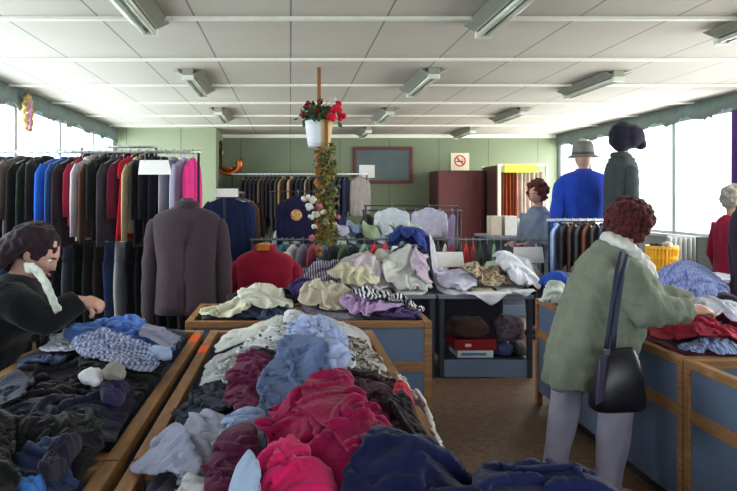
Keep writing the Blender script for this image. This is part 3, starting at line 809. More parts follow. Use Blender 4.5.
hang('shirt', (at(429, 0, 7.5).x, 7.5, at(0, 206, 7.5).z), -.05, fabric((214, 210, 232)), 'lilac white shirt facing out next to the wardrobe', 'pale shirts facing out before the wardrobe', v=1, sz=.55, sc=.78, twist=True)
rail('low chrome rail holding the two pale shirts before the wardrobe', (at(364, 0, 7.5).x, 7.5, at(0, 206, 7.5).z + .004), (at(458, 0, 7.5).x, 7.5, at(0, 206, 7.5).z + .004), M_STEEL, r=.008, foot=.09)

# rail behind the woman in green
ZG = at(0, 220, 5.75).z
rail('white topped rail of short garments behind the woman in green', (at(547, 0, 5.75).x, 5.75, ZG), (at(621, 0, 5.75).x, 5.75, ZG), M_WHITEBAR, .0125, .18)
GR = [((150, 170, 210), 'pale blue'), ((44, 40, 46), 'black'), ((70, 44, 40), 'dark brown'), ((56, 54, 62), 'charcoal'), ((104, 62, 44), 'rust'), ((60, 50, 52), 'umber'), ((44, 52, 84), 'navy'), ((90, 76, 60), 'olive brown')]
fill_rail(5.75, ZG - .004, [(557 + 7.6 * i, 'jacket', c, w) for i, (c, w) in enumerate(GR)], PI / 2 - .6, 'the white topped rail', 'garments on the white topped rail', sz=.62, sc=.8)
# ------------------------------------------------------------------ heaps of clothes, laid one over another
def blur1(a, n, ax):
    k = np.ones(2 * n + 1) / (2 * n + 1); pad = [(0, 0), (0, 0)]; pad[ax] = (n, n)
    return np.apply_along_axis(lambda v: np.convolve(v, k, 'valid'), ax, np.pad(a, pad, mode='edge'))
def blur(a, n):
    for _ in range(2): a = blur1(blur1(a, n, 0), n, 1)
    return a
def dilate(a):
    p = np.pad(a, 1, mode='edge'); out = a
    for i in range(3):
        for j in range(3): out = np.maximum(out, p[i:i + a.shape[0], j:j + a.shape[1]])
    return out

class Heap:
    clip = (-9, 9)
    def __init__(s, x0, x1, y0, y1, z, pad=.2, res=.01, out=None, mound=0, rim=None, rimw=.05):
        s.res = res; s.x0, s.y0 = x0 - pad, y0 - pad
        s.xs = np.arange(s.x0, x1 + pad, res); s.ys = np.arange(s.y0, y1 + pad, res)
        X, Y = np.meshgrid(s.xs, s.ys, indexing='ij')
        s.X, s.Y = X, Y
        d = np.minimum(np.minimum(X - x0, x1 - X), np.minimum(Y - y0, y1 - Y))
        s.inner = (x0 + .02, x1 - .02, y0 + .02, y1 - .02)
        s.H = np.where(d > -.016, z + mound * np.clip(d / .3, 0, 1) ** .7, (z - .12) if out is None else out)
        if rim: s.H = np.where((d > -.022) & (d < rimw), np.maximum(s.H, rim + .002), s.H)
    def samp(s, A, x, y):
        i = np.clip((x - s.x0) / s.res, 0, len(s.xs) - 1.001); j = np.clip((y - s.y0) / s.res, 0, len(s.ys) - 1.001)
        a, b = i.astype(int), j.astype(int); u, v = i - a, j - b
        return A[a, b] * (1 - u) * (1 - v) + A[a + 1, b] * u * (1 - v) + A[a, b + 1] * (1 - u) * v + A[a + 1, b + 1] * u * v

from mathutils import geometry as mgeo
def settle(P, surf, seed, h, excess, fd, lam, amp, steps=34, iters=8, bend=.22, grav=2.4):
    """a flat cut of cloth with slack in it, laid on the heap and left to buckle into folds"""
    rs = np.random.RandomState(seed)
    per = np.hypot(*(np.roll(P, -1, 0) - P).T); bd = []
    for i in range(len(P)):
        n = max(1, int(round(per[i] / h)))
        for k in range(n): bd.append(P[i] + (P[(i + 1) % len(P)] - P[i]) * k / n)
    bd = np.array(bd); nb = len(bd)
    lo, hi = P.min(0), P.max(0); pts = []
    j = 0; y = lo[1] + h * .5
    while y < hi[1]:
        xs = np.arange(lo[0] + (h * .5 if j % 2 else 0), hi[0], h); pts.append(np.stack([xs, np.full_like(xs, y)], 1)); y += h * .866; j += 1
    Q = np.concatenate(pts) + rs.normal(size=(sum(len(a) for a in pts), 2)) * h * .08
    ins = np.zeros(len(Q), bool)
    for i in range(nb):
        a, b = bd[i], bd[(i + 1) % nb]
        c = ((a[1] > Q[:, 1]) != (b[1] > Q[:, 1])) & (Q[:, 0] < (b[0] - a[0]) * (Q[:, 1] - a[1]) / (b[1] - a[1] + 1e-12) + a[0]); ins ^= c
    Q = Q[ins]
    keep = np.ones(len(Q), bool)
    for i in range(0, nb): keep &= np.hypot(Q[:, 0] - bd[i, 0], Q[:, 1] - bd[i, 1]) > h * .55
    V2 = np.concatenate([bd, Q[keep]])
    r = mgeo.delaunay_2d_cdt([Vector(v) for v in V2], [(i, (i + 1) % nb) for i in range(nb)], [], 1, 1e-5)
    V = np.array([tuple(v) for v in r[0]]); T = np.array([f for f in r[2] if len(f) == 3])
    ar = (V[T[:, 1], 0] - V[T[:, 0], 0]) * (V[T[:, 2], 1] - V[T[:, 0], 1]) - (V[T[:, 2], 0] - V[T[:, 0], 0]) * (V[T[:, 1], 1] - V[T[:, 0], 1])
    T[ar < 0] = T[ar < 0][:, ::-1]
    em = {}
    for t_ in T.tolist():
        for a, b, c in ((t_[0], t_[1], t_[2]), (t_[1], t_[2], t_[0]), (t_[2], t_[0], t_[1])): em.setdefault((min(a, b), max(a, b)), []).append(c)
    E = np.array(list(em)); Bd = np.array([v for v in em.values() if len(v) == 2])
    u = np.array([math.cos(fd), math.sin(fd)]); w = np.array([-u[1], u[0]])
    def rest(I):
        d = V[I[:, 1]] - V[I[:, 0]]; return np.hypot(d @ u * (1 + excess), d @ w * (1 + excess * .35))
    I = np.concatenate([E, Bd]); L0 = rest(I); K = np.concatenate([np.ones(len(E)), np.full(len(Bd), bend)])
    n = len(V); deg = np.bincount(I.ravel(), np.repeat(K, 2), n); i0, i1 = I[:, 0], I[:, 1]
    z = 0
    for k in range(5):
        an = fd + rs.normal() * .45; q = V @ np.array([math.cos(an), math.sin(an)]); wq = rs.uniform(-9, 9, 2)
        z = z + np.sin(q * 2 * PI / (lam * rs.uniform(.7, 1.8)) + rs.uniform(0, 6) + 1.4 * np.sin(V @ wq)) * rs.uniform(.4, 1)
    X = np.concatenate([V, (surf(V[:, 0], V[:, 1]) + .012 + amp * (1.1 + z / 1.6))[:, None]], 1)
    vel = np.zeros_like(X); dt = .02
    for st in range(steps):
        vel[:, 2] -= grav * dt; Y = X + vel * dt
        for it in range(iters):
            d = Y[i1] - Y[i0]; l = np.sqrt((d * d).sum(1)) + 1e-9
            g = K * .5 * (l - L0) / l
            g[len(E):] = np.minimum(g[len(E):], 0) if False else g[len(E):]
            cor = d * g[:, None]
            for a in range(3):
                Y[:, a] += 1.35 * (np.bincount(i0, cor[:, a], n) - np.bincount(i1, cor[:, a], n)) / deg * 1.6
            f = surf(Y[:, 0], Y[:, 1]) + .004
            hit = Y[:, 2] < f; Y[hit, 2] = f[hit]
            Y[hit, :2] = X[hit, :2] + (Y[hit, :2] - X[hit, :2]) * .35
        vel = (Y - X) / dt * .88; sp = np.sqrt((vel ** 2).sum(1)); vel *= np.minimum(1, 1.2 / (sp + 1e-9))[:, None]
        X = Y
    return X, T

GS = [0]
def garment(hp, name, label, cat, mat, poly=None, pz=.85, t=.022, fold=.014, lam=.06, fd=None, seed=None, c=None, r=None, rot=0, group=None, parent=None, NA=140, NR=40, iters=2, fine=.004, lift=True, pw=2.2, clip=True, inside=False, sim=True, excess=.75, h=None, fixz=False):
    GS[0] += 1; seed = seed or GS[0]; rs = np.random.RandomState(seed)
    B = dilate(hp.H); E = B
    for _ in range(5): E = dilate(E)
    for _ in range(5): E = -dilate(-E)
    B2 = np.maximum(B, blur(E, 3)); B2 = np.maximum(B, blur(dilate(B2), 1)) + .003
    if poly is not None:
        zt = pz
        for _ in range(4):
            P = np.array([tuple(atz(px, py, zt))[:2] for px, py in poly])
            q = P.mean(0); bc = float(hp.samp(B2, q[:1], q[1:])[0]); rm = np.hypot(*(P - q).T).min()
            if not fixz: zt = .5 * zt + .5 * min(max(pz, bc + t + fold * 1.3), bc + t + .45 * rm)
        P = np.array([tuple(atz(px, py, zt))[:2] for px, py in poly]); pz = zt
        if clip:
            P[:, 0] -= max(0, P[:, 0].max() - hp.clip[1]) * .75; P[:, 0] += max(0, hp.clip[0] - P[:, 0].min()) * .75
            P[:, 0] = np.clip(P[:, 0], hp.clip[0], hp.clip[1])
    else:
        a = np.linspace(0, 2 * PI, 40, endpoint=False); q = np.stack([r[0] * np.cos(a), r[1] * np.sin(a)], 1)
        P = np.array(c)[None] + q @ np.array([[math.cos(rot), math.sin(rot)], [-math.sin(rot), math.cos(rot)]])
    if inside: P[:, 0] = np.clip(P[:, 0], hp.inner[0], hp.inner[1]); P[:, 1] = np.clip(P[:, 1], hp.inner[2], hp.inner[3])
    A = 0; ctr = np.zeros(2)
    for i in range(len(P)):
        x0, y0 = P[i]; x1, y1 = P[(i + 1) % len(P)]; k = x0 * y1 - x1 * y0; A += k; ctr += np.array([(x0 + x1) * k, (y0 + y1) * k])
    ctr /= 3 * A
    ang = np.linspace(0, 2 * PI, NA, endpoint=False); R = np.zeros(NA)
    for i in range(len(P)):
        p0, p1 = P[i] - ctr, P[(i + 1) % len(P)] - ctr; e = p1 - p0
        den = np.cos(ang) * e[1] - np.sin(ang) * e[0]
        den = np.where(abs(den) < 1e-9, 1e-9, den)
        tt = (p0[0] * e[1] - p0[1] * e[0]) / den; uu = (p0[0] * np.sin(ang) - p0[1] * np.cos(ang)) / den
        R = np.maximum(R, np.where((tt > 0) & (uu >= -1e-6) & (uu <= 1 + 1e-6), tt, 0))
    R = np.maximum(R, .02)
    for _ in range(2): R = (np.roll(R, 1) + 2 * R + np.roll(R, -1)) / 4
    for k in (5, 9, 14): R = R * (1 + .022 * np.sin(k * ang + rs.uniform(0, 6.3)))
    def Rof(th): return np.interp(np.mod(th, 2 * PI), np.append(ang, 2 * PI), np.append(R, R[0]))
    bc = float(hp.samp(B2, np.array([ctr[0]]), np.array([ctr[1]]))[0])
    up = max(0.0, pz - bc - (.018 if sim and (poly is None or fixz) else t + fold * 1.3)) if lift else 0.0
    fd = rs.uniform(0, PI) if fd is None else math.radians(fd)
    comps = []
    for k in range(3):
        an = fd + rs.normal() * .35; comps.append((math.cos(an), math.sin(an), lam * rs.uniform(.7, 1.7), rs.uniform(0, 6), rs.uniform(.6, 1.2), rs.uniform(-8, 8, 2), rs.uniform(-13, 13, 2)))
    fin = [(rs.normal(size=2) * 2 * PI / (lam * .9), rs.uniform(0, 6)) for _ in range(5)]
    def zf(x, y, sq):
        b = hp.samp(B2, x, y)
        f = 0; e2 = 0
        for cx, cy, l, p, a, w1, w2 in comps:
            ph = (x * cx + y * cy) * PI / l + p + 1.5 * np.sin(x * w1[0] + y * w1[1] + p) + .8 * np.sin(x * w2[0] + y * w2[1])
            f = f + a * np.abs(np.sin(ph)) ** .85 * (.65 + .35 * np.sin(x * w2[1] + y * w1[0] + p))
            e2 = e2 + np.abs(np.sin(2.3 * ph + 2 * p)) * (.5 + .5 * np.sin(x * w1[1] - y * w2[0] + p))
        f = f + .3 * e2
        g = 0
        for k, p in fin: g = g + np.sin(x * k[0] + y * k[1] + p + 1.2 * np.sin(x * k[1] - y * k[0]))
        prof = np.sqrt(np.clip(1 - sq ** 5, 0, 1)); p2 = np.clip(1 - sq ** 8, 0, 1)
        return b + t * prof + up * (1 - sq ** pw) + (fold * f / 1.7 + fine * .35 * (g + 2.5)) * p2
    if sim and abs(A) / 2 > .02:
        area = abs(A) / 2; hh = h or float(np.clip(math.sqrt(area / 2600), .0075 if ctr[1] < 3 else .0075 * ctr[1] / 3, .02))
        rm_ = max(.05, R.mean())
        def surf(x, y):
            q = np.clip(np.hypot(x - ctr[0], y - ctr[1]) / Rof(np.arctan2(y - ctr[1], x - ctr[0])), 0, 1)
            return hp.samp(B2, x, y) + up * (1 - q ** pw)
        if poly is not None:
            for _ in range(2): P = np.stack([P * .78 + np.roll(P, -1, 0) * .22, P * .22 + np.roll(P, -1, 0) * .78], 1).reshape(-1, 2)
        if poly is None: P = np.stack([ctr[0] + R * np.cos(ang), ctr[1] + R * np.sin(ang)], 1)[::2]
        X3, T3 = settle(P, surf, seed, hh, excess, fd, lam * 1.5, min(.055, fold * 2.4))
        mb = MB().add(X3.tolist(), T3.tolist())
        o = obj(name, mb, mat, parent, smooth=True)
        so = o.modifiers.new('thick', 'SOLIDIFY'); so.thickness = .0045; so.offset = 1
        H = hp.H.copy(); pp = np.concatenate([X3, X3[T3].mean(1), (X3[T3[:, 0]] + X3[T3[:, 1]]) / 2, (X3[T3[:, 1]] + X3[T3[:, 2]]) / 2])
        ii = np.clip(np.round((pp[:, 0] - hp.x0) / hp.res).astype(int), 0, H.shape[0] - 1); jj = np.clip(np.round((pp[:, 1] - hp.y0) / hp.res).astype(int), 0, H.shape[1] - 1)
        np.maximum.at(H, (ii, jj), pp[:, 2] + .006); hp.H = H
        if parent is None: tag(o, label, cat, group)
        elif label: o['label'] = label
        return o
    sr = np.linspace(0, 1, NR) ** .72
    S, T = np.meshgrid(sr[1:], ang, indexing='ij')
    rr = S * R[None]; x = ctr[0] + rr * np.cos(T); y = ctr[1] + rr * np.sin(T)
    z = zf(x, y, S)
    vs = np.concatenate([[[ctr[0], ctr[1], float(zf(np.array([ctr[0]]), np.array([ctr[1]]), np.array([0.0]))[0])]], np.stack([x, y, z], -1).reshape(-1, 3)])
    fs = [(0, 1 + j, 1 + (j + 1) % NA) for j in range(NA)]
    for i in range(NR - 2):
        a, b = 1 + i * NA, 1 + (i + 1) * NA
        for j in range(NA):
            k = (j + 1) % NA; fs.append((a + j, b + j, b + k, a + k))
    mb = MB().add(vs.tolist(), fs)
    # keep what lies under later clothes
    dx, dy = hp.X - ctr[0], hp.Y - ctr[1]; rad = np.hypot(dx, dy); sq = rad / Rof(np.arctan2(dy, dx))
    ins = sq < 1.02
    zz = zf(hp.X[ins], hp.Y[ins], np.clip(sq[ins], 0, 1)); H = hp.H.copy(); H[ins] = np.maximum(H[ins], zz); hp.H = H
    o = obj(name, mb, mat, parent, smooth=True)
    if parent is None: tag(o, label, cat, group)
    elif label: o['label'] = label
    return o

def base_layer(hp, x0, x1, y0, y1, nx, ny, items, where, t=.03):
    i = 0
    for a in range(nx):
        for b in range(ny):
            col, word = items[i % len(items)]; i += 1
            cx = x0 + (a + .5) * (x1 - x0) / nx; cy = y0 + (b + .5) * (y1 - y0) / ny
            garment(hp, 'folded_garment', '%s garment at the bottom of %s, %s row, %s along' % (word, where, ORD[a], ORD[b]), 'garment', fabric(col), c=(cx, cy), r=((x1 - x0) / nx * .62, (y1 - y0) / ny * .62), t=t, lift=False, inside=True, sim=False)

def heap_on(hp, name, label, cat, col, px0, px1, ptop, Y, ry=.16, t=.04, pat=(), **kw):
    """a garment heaped at depth Y between two pixel columns, its crown as high as ptop"""
    a, b = at(px0, ptop, Y), at(px1, ptop, Y)
    kw.setdefault('fold', .018); kw.setdefault('lam', .06); kw.setdefault('NA', 84); kw.setdefault('NR', 22); kw.setdefault('pw', 3.2)
    return garment(hp, name, label, cat, fabric(col, *pat), None, a.z - .01, t=t, c=((a.x + b.x) / 2, Y), r=((b.x - a.x) / 2, ry), **kw)

# ---- bin beside the woman in black
LB = Heap(-1.22, -.475, .85, 3.53, .71, rim=.77, mound=.03)
LB.inner = (-1.155, -.54, .93, 3.46)
LB.H = np.where((LB.Y > 1.715) & (LB.Y < 1.85), np.maximum(LB.H, .772), LB.H)
LB.H = np.where((LB.X > -1.17) & (LB.X < -.53) & (LB.Y < 3.47), LB.H + .06 * np.clip((LB.Y - 2.3) / .7, 0, 1) * np.clip((-.52 - LB.X) / .25, 0, 1), LB.H)
LB.clip = (-1.16, -.545)
DK = [((30, 30, 38), 'black'), ((34, 38, 54), 'dark navy'), ((44, 42, 52), 'charcoal'), ((36, 32, 42), 'dark plum'), ((28, 30, 36), 'ink black'), ((50, 54, 70), 'slate'), ((40, 38, 40), 'soot'), ((34, 36, 60), 'indigo')]
base_layer(LB, -1.17, -.53, .92, 3.47, 2, 5, DK, 'the dark bin', .02)
def lb(name, label, cat, col, poly, pz=.84, **kw):
    pat = kw.pop('pat', ()); return garment(LB, name, label, cat, fabric(col, *pat), poly, pz, **kw)
lb('jumper', 'dark charcoal jumper spread wide across the dark bin', 'jumper', (40, 37, 44), [(8, 368), (40, 356), (92, 354), (108, 372), (96, 398), (40, 402), (2, 402)], .85, t=0.025, fold=.02)
lb('jacket', 'black jacket lying along the rim of the dark bin', 'jacket', (23, 23, 27), [(100, 356), (150, 350), (186, 352), (170, 380), (150, 396), (108, 385)], .83, t=0.022)
lb('shirt', 'dark indigo shirt under the white sock in the dark bin', 'shirt', (34, 34, 56), [(40, 402), (100, 392), (160, 384), (150, 405), (130, 424), (60, 428), (30, 420)], .84, t=0.022, fold=.018)
lb('trousers', 'black trousers in folds in front of the indigo shirt', 'trousers', (28, 27, 31), [(18, 420), (80, 415), (140, 408), (130, 432), (90, 445), (20, 446)], .84, fold=.02, lam=.05)
lb('jumper', 'small purple jumper against the bin rim near the middle', 'jumper', (50, 44, 79), [(120, 390), (140, 384), (160, 390), (152, 402), (126, 405)], .84, t=0.017)
lb('cloth', 'dark slate cloth at the window side of the dark bin', 'cloth', (43, 47, 66), [(0, 375), (16, 366), (28, 378), (22, 398), (0, 402)], .85, t=0.017)
lb('shirt', 'mid blue shirt at the far window side corner of the dark bin', 'shirt', (46, 66, 108), [(22, 352), (45, 344), (68, 350), (60, 364), (30, 366)], .84)
lb('scarf', 'white scarf trailing below the hand of the woman in black', 'scarf', (206, 210, 222), [(44, 336), (66, 322), (84, 332), (98, 342), (78, 349), (52, 345)], .87, t=0.019, fold=.02)
lb('shirt', 'bright denim blue shirt at the far end of the dark bin', 'shirt', (82, 124, 198), [(78, 326), (96, 311), (128, 308), (160, 314), (176, 326), (168, 337), (120, 336), (88, 336)], .88, t=0.028, fold=.02, lam=.06)
lb('shirt', 'blue and white checked shirt across the dark bin', 'shirt', (208, 214, 232), [(78, 344), (100, 336), (140, 338), (158, 344), (152, 356), (110, 358), (84, 354)], .87, t=0.019, pat=('check', (54, 72, 140), 1.6))
lb('towel', 'rolled grey-lilac towel at the far corner by the orange tape', 'towel', (150, 150, 176), [(160, 346), (168, 334), (188, 329), (198, 334), (190, 346), (172, 352)], .84, t=0.028, fold=.006)
lb('jeans', 'rolled slate blue jeans at the near end of the dark bin', 'jeans', (53, 66, 105), [(28, 462), (60, 446), (100, 440), (120, 448), (114, 470), (80, 484), (34, 482)], .87, t=0.033, fold=.012, lam=.09, fd=70)
lb('shirt', 'bright blue shirt at the bottom edge below the rolled jeans', 'shirt', (70, 130, 206), [(28, 488), (44, 480), (70, 482), (76, 496), (50, 510), (30, 506)], .85, t=0.017)
lb('coat', 'black coat heaped in the near corner beside the rolled jeans', 'coat', (17, 17, 20), [(-40, 400), (8, 390), (26, 420), (30, 460), (26, 500), (-30, 520), (-70, 460)], .95, t=0.033, fold=.02, lam=.12)
lb('jumper', 'ink blue jumper along the rim beside the rolled jeans', 'jumper', (33, 31, 50), [(84, 470), (118, 452), (126, 458), (112, 484), (96, 500), (76, 496)], .83, t=0.017)

def lump(hp, name, label, cat, col, px, py, z, r, seed):
    p = atz(px, py, z); zz = float(hp.samp(dilate(dilate(hp.H)), np.array([p.x]), np.array([p.y]))[0])
    me = fuse(soft_box(soft_box(MB(), (p.x, p.y, zz + r[2] + .004), r, seed, amp=.025, pw=2.3), (p.x + r[0] * .5, p.y - r[1] * .4, zz + r[2] * .8), [q * .7 for q in r], seed + 1, amp=.03, pw=2.2), .006, 2, disp=wrinkle(seed, .005, .05))
    tag(fused(name, me, fabric(col)), label, cat)
lump(LB, 'sock', 'white balled sock on the dark jumper', 'sock', (222, 220, 224), 91, 388, .86, (.04, .035, .028), 2)
lump(LB, 'cap', 'small pale blue cap by the checked shirt', 'cap', (170, 184, 214), 160, 351, .88, (.045, .04, .024), 9)
lump(LB, 'hat', 'beige woolly hat beside the white sock', 'hat', (150, 142, 132), 113, 389, .86, (.038, .036, .026), 6)

# ---- heap in the middle, running out under the navy coat
RB = Heap(-.42, 1.1, .8, 3.5, .74, rim=None, out=.60, mound=.03)
RB.clip = (-.375, .43); RB.inner = (-.36, .39, .93, 3.46)
inner = (RB.X < .44)
edge = np.clip((.44 - RB.X) / .3, 0, 1) * np.clip((RB.X + .4) / .25, 0, 1) * np.clip((3.5 - RB.Y) / .25, 0, 1)
RB.H = RB.H + np.where(RB.Y < 3.5, (.09 * np.clip((RB.Y - 2.0) / .9, 0, 1) * np.clip((RB.X + .3) / .25, 0, 1) - .05 * np.clip((1.8 - RB.Y) / .4, 0, 1)) * edge, 0)
nearb = (RB.X > .51) & (RB.Y < 1.4)
RB.H = np.where(inner, RB.H, np.where(nearb, .83, .60))
for a, b in (((RB.X > -.446) & (RB.X < -.395) & (RB.Y < 3.53), 0), ((RB.X > .405) & (RB.X < .46) & (RB.Y < 3.53), 0), ((RB.X > .5) & (RB.X < .55) & (RB.Y < 1.42), 0), ((RB.X > .5) & (RB.Y > 1.37) & (RB.Y < 1.425), 0), ((RB.Y > 1.715) & (RB.Y < 1.85) & (RB.X < .455), 0), ((RB.Y > 3.47) & (RB.Y < 3.535) & (RB.X < .455), 0)):
    RB.H = np.where(a, np.maximum(RB.H, .772), RB.H)
MX = [((34, 36, 52), 'dark navy'), ((60, 58, 72), 'grey'), ((44, 30, 44), 'plum black'), ((196, 196, 200), 'pale grey'), ((206, 206, 200), 'cream'), ((50, 56, 84), 'slate blue'), ((90, 40, 60), 'wine'), ((40, 40, 46), 'charcoal'), ((180, 176, 170), 'oatmeal'), ((206, 204, 208), 'off-white')]
base_layer(RB, -.37, .39, .9, 3.45, 2, 5, MX, 'the middle heap', .02)
def rb(name, label, cat, col, poly, pz=.9, **kw):
    pat = kw.pop('pat', ()); return garment(RB, name, label, cat, fabric(col, *pat), poly, pz, **kw)
rb('jumper', 'dark navy jumper against the inner rim of the middle bin', 'jumper', (34, 40, 62), [(166, 396), (190, 380), (215, 382), (222, 400), (200, 416), (168, 420)], .84, t=0.022)
rb('blouse', 'white and taupe floral blouse along the aisle rim', 'blouse', (196, 190, 182), [(340, 372), (346, 340), (362, 330), (380, 345), (394, 366), (380, 382), (356, 384)], .87, t=0.019, pat=('floral', (92, 82, 74), 1.2), fold=.02)
rb('blouse', 'cream blouse with white pattern at the far end of the middle bin', 'blouse', (196, 196, 190), [(216, 362), (222, 344), (250, 336), (280, 336), (284, 350), (256, 362), (234, 376)], .86, t=0.017, pat=('floral', (140, 144, 150), 1.5))
rb('jumper', 'pale grey knit jumper by the inner rim near the camera', 'jumper', (164, 166, 182), [(174, 436), (186, 410), (212, 404), (244, 414), (254, 436), (240, 462), (206, 470), (182, 462)], .9, t=0.028, fold=.016)
rb('sock', 'lavender grey sock reaching over the bin rim', 'sock', (160, 162, 186), [(134, 436), (150, 428), (168, 420), (178, 428), (190, 448), (196, 462), (186, 470), (172, 456), (152, 445)], .86, t=0.019, fold=.008, NA=70, NR=16, clip=False)
rb('jumper', 'oatmeal white jumper at the bottom edge of the middle heap', 'jumper', (196, 194, 196), [(148, 490), (166, 476), (196, 470), (224, 476), (232, 500), (200, 520), (156, 516)], .89, t=0.025)
rb('cardigan', 'very dark brown cardigan spilling towards the aisle rim', 'cardigan', (48, 28, 36), [(300, 375), (340, 366), (380, 368), (404, 378), (410, 398), (418, 424), (400, 428), (360, 410), (320, 400)], .9, t=0.019, fold=.012)
rb('jumper', 'plum velvet jumper on the dotted blouse', 'jumper', (110, 28, 72), [(226, 362), (246, 350), (268, 352), (290, 362), (276, 382), (252, 392), (232, 386)], .92, t=0.019, fold=.02)
rb('blouse', 'white blouse with small dark dots across the heap', 'blouse', (226, 226, 228), [(232, 350), (262, 340), (300, 334), (330, 342), (350, 360), (356, 378), (330, 374), (300, 358), (262, 358)], 0.89, fixz=True, t=0.019, fold=.02, pat=('dots', (56, 56, 80), .95))
rb('shirt', 'pale lavender blue shirt on the crown of the middle heap', 'shirt', (172, 184, 222), [(284, 330), (296, 314), (318, 306), (338, 314), (348, 332), (346, 350), (330, 350), (306, 340), (290, 340)], 0.99, fixz=True, t=0.028, fold=.026, lam=.06)
rb('jeans', 'light grey-blue denim leg lying up the heap', 'jeans', (98, 116, 156), [(246, 420), (258, 392), (272, 366), (290, 352), (312, 360), (322, 372), (300, 384), (288, 410), (276, 440), (254, 440)], .95, t=0.022, fold=.012, fd=20)
rb('shirt', 'pale blue shirt cuff by the plum sleeve', 'shirt', (160, 178, 212), [(224, 410), (236, 396), (258, 398), (262, 420), (254, 446), (240, 440), (230, 424)], .95, t=0.022, fold=.012)
rb('jumper', 'dark plum jumper between the grey knit and the pink top', 'jumper', (92, 26, 64), [(206, 456), (216, 436), (240, 428), (258, 440), (254, 470), (230, 486), (212, 480)], .94, t=0.022)
rb('cardigan', 'dark maroon cardigan sleeve on the aisle side', 'cardigan', (58, 18, 36), [(338, 384), (362, 374), (390, 376), (402, 390), (388, 404), (356, 402)], .93, t=0.022, fold=.012)
h = rb('hoodie', 'large crimson hoodie thrown over the middle heap', 'hoodie', (160, 16, 78), [(270, 412), (276, 388), (300, 372), (326, 368), (346, 378), (372, 388), (400, 402), (428, 420), (448, 440), (424, 456), (392, 456), (352, 462), (318, 456), (290, 446), (276, 432)], 0.97, fixz=True, t=0.028, fold=.024, lam=.1, fd=140, NA=200, NR=64, clip=False, excess=1.0)
garment(RB, 'hood', None, None, fabric((150, 14, 72)), [(306, 398), (316, 376), (338, 368), (352, 382), (364, 404), (372, 424), (356, 430), (338, 412), (320, 410)], 1.0, fixz=True, t=0.019, fold=.014, lam=.06, fd=140, parent=h)
h2 = rb('top', 'hot pink top crumpled in front of the crimson hoodie', 'top', (212, 34, 104), [(250, 478), (256, 452), (276, 442), (300, 448), (328, 462), (344, 478), (330, 496), (296, 506), (264, 506), (252, 494)], 0.93, fixz=True, t=0.028, fold=.024, lam=.06)
rb('shirt', 'pale ice blue shirt at the bottom edge beside the pink top', 'shirt', (172, 190, 216), [(222, 486), (234, 470), (250, 468), (260, 482), (262, 505), (236, 512), (222, 504)], .93, t=0.022)
rb('shirt', 'red shirt cuff standing up at the aisle rim', 'shirt', (176, 32, 56), [(392, 392), (396, 378), (408, 372), (416, 380), (412, 396), (402, 402)], .93, t=0.019, fold=.008, NA=60, NR=14)
rb('cardigan', 'black cardigan below the red cuff by the aisle rim', 'cardigan', (32, 22, 32), [(380, 408), (402, 402), (424, 412), (436, 430), (424, 434), (398, 424)], .88, t=0.017)
rb('tights', 'white tights hanging along the aisle rim of the middle bin', 'tights', (214, 210, 206), [(392, 366), (400, 372), (416, 396), (432, 420), (448, 438), (440, 444), (424, 428), (406, 400), (394, 380)], .81, t=0.011, fold=.006, NA=90, NR=14, clip=False)
nc = rb('coat', 'big dark navy coat spread along the bottom edge of the picture', 'coat', (26, 29, 70), [(326, 506), (338, 484), (360, 458), (388, 446), (420, 445), (448, 450), (486, 456), (530, 460), (580, 466), (624, 474), (664, 492), (640, 530), (560, 560), (460, 560), (380, 540)], 0.94, fixz=True, t=0.03, fold=.018, lam=.11, fd=60, NA=200, NR=60, clip=False)
garment(RB, 'sleeve', None, None, fabric((30, 34, 80)), [(470, 482), (500, 464), (540, 464), (600, 474), (636, 490), (600, 500), (520, 500)], 0.96, fixz=True, t=0.017, fold=.01, lam=.06, fd=90, parent=nc, clip=False)

# ---- crosswise bin behind
CB = Heap(-.62, .84, 3.77, 4.42, .72, rim=.77, mound=.03)
CB.inner = (-.55, .77, 3.84, 4.35)
base_layer(CB, -.56, .78, 3.85, 4.36, 4, 1, [((60, 56, 60), 'dark grey'), ((176, 170, 160), 'oatmeal'), ((120, 116, 130), 'grey lilac'), ((52, 44, 66), 'dark violet')], 'the crosswise bin')
def cb(name, label, cat, col, a, b, top, Y=4.1, **kw): return heap_on(CB, name, label, cat, col, a, b, top, Y, **kw)
cb('jacket', 'very dark jacket lying behind the cream clothes of the crosswise bin', 'jacket', (40, 30, 44), 226, 304, 286, 4.24, ry=.14)
cb('jumper', 'dark violet jumper draped at the front of the red sweater', 'jumper', (52, 40, 92), 288, 352, 284, 4.22, ry=.14)
cb('jumper', 'slate blue jumper below the olive cream jumper', 'jumper', (72, 84, 116), 238, 290, 318, 3.92, ry=.1, t=.02)
cb('blouse', 'cream cotton blouse at the near end of the crosswise bin', 'blouse', (216, 212, 190), 202, 252, 315, 3.96, ry=.13)
cb('jumper', 'pale olive cream jumper next to the cream cotton blouse', 'jumper', (216, 214, 200), 240, 292, 303, 4.0, ry=.14)
cb('blouse', 'beige blouse beside the lavender top', 'blouse', (200, 190, 172), 302, 360, 300, 4.08, ry=.13)
cb('scarf', 'dark purple scarf under the zebra print skirt', 'scarf', (84, 60, 120), 374, 416, 316, 3.93, ry=.1, t=.02)
cb('top', 'lavender pink top in front of the zebra print cloth', 'top', (192, 160, 202), 344, 396, 306, 3.97, ry=.12)
cb('skirt', 'black and white zebra print skirt on the corner of the crosswise bin', 'skirt', (226, 226, 232), 354, 420, 297, 4.1, ry=.16, pat=('zebra', (24, 24, 36), 1.5))

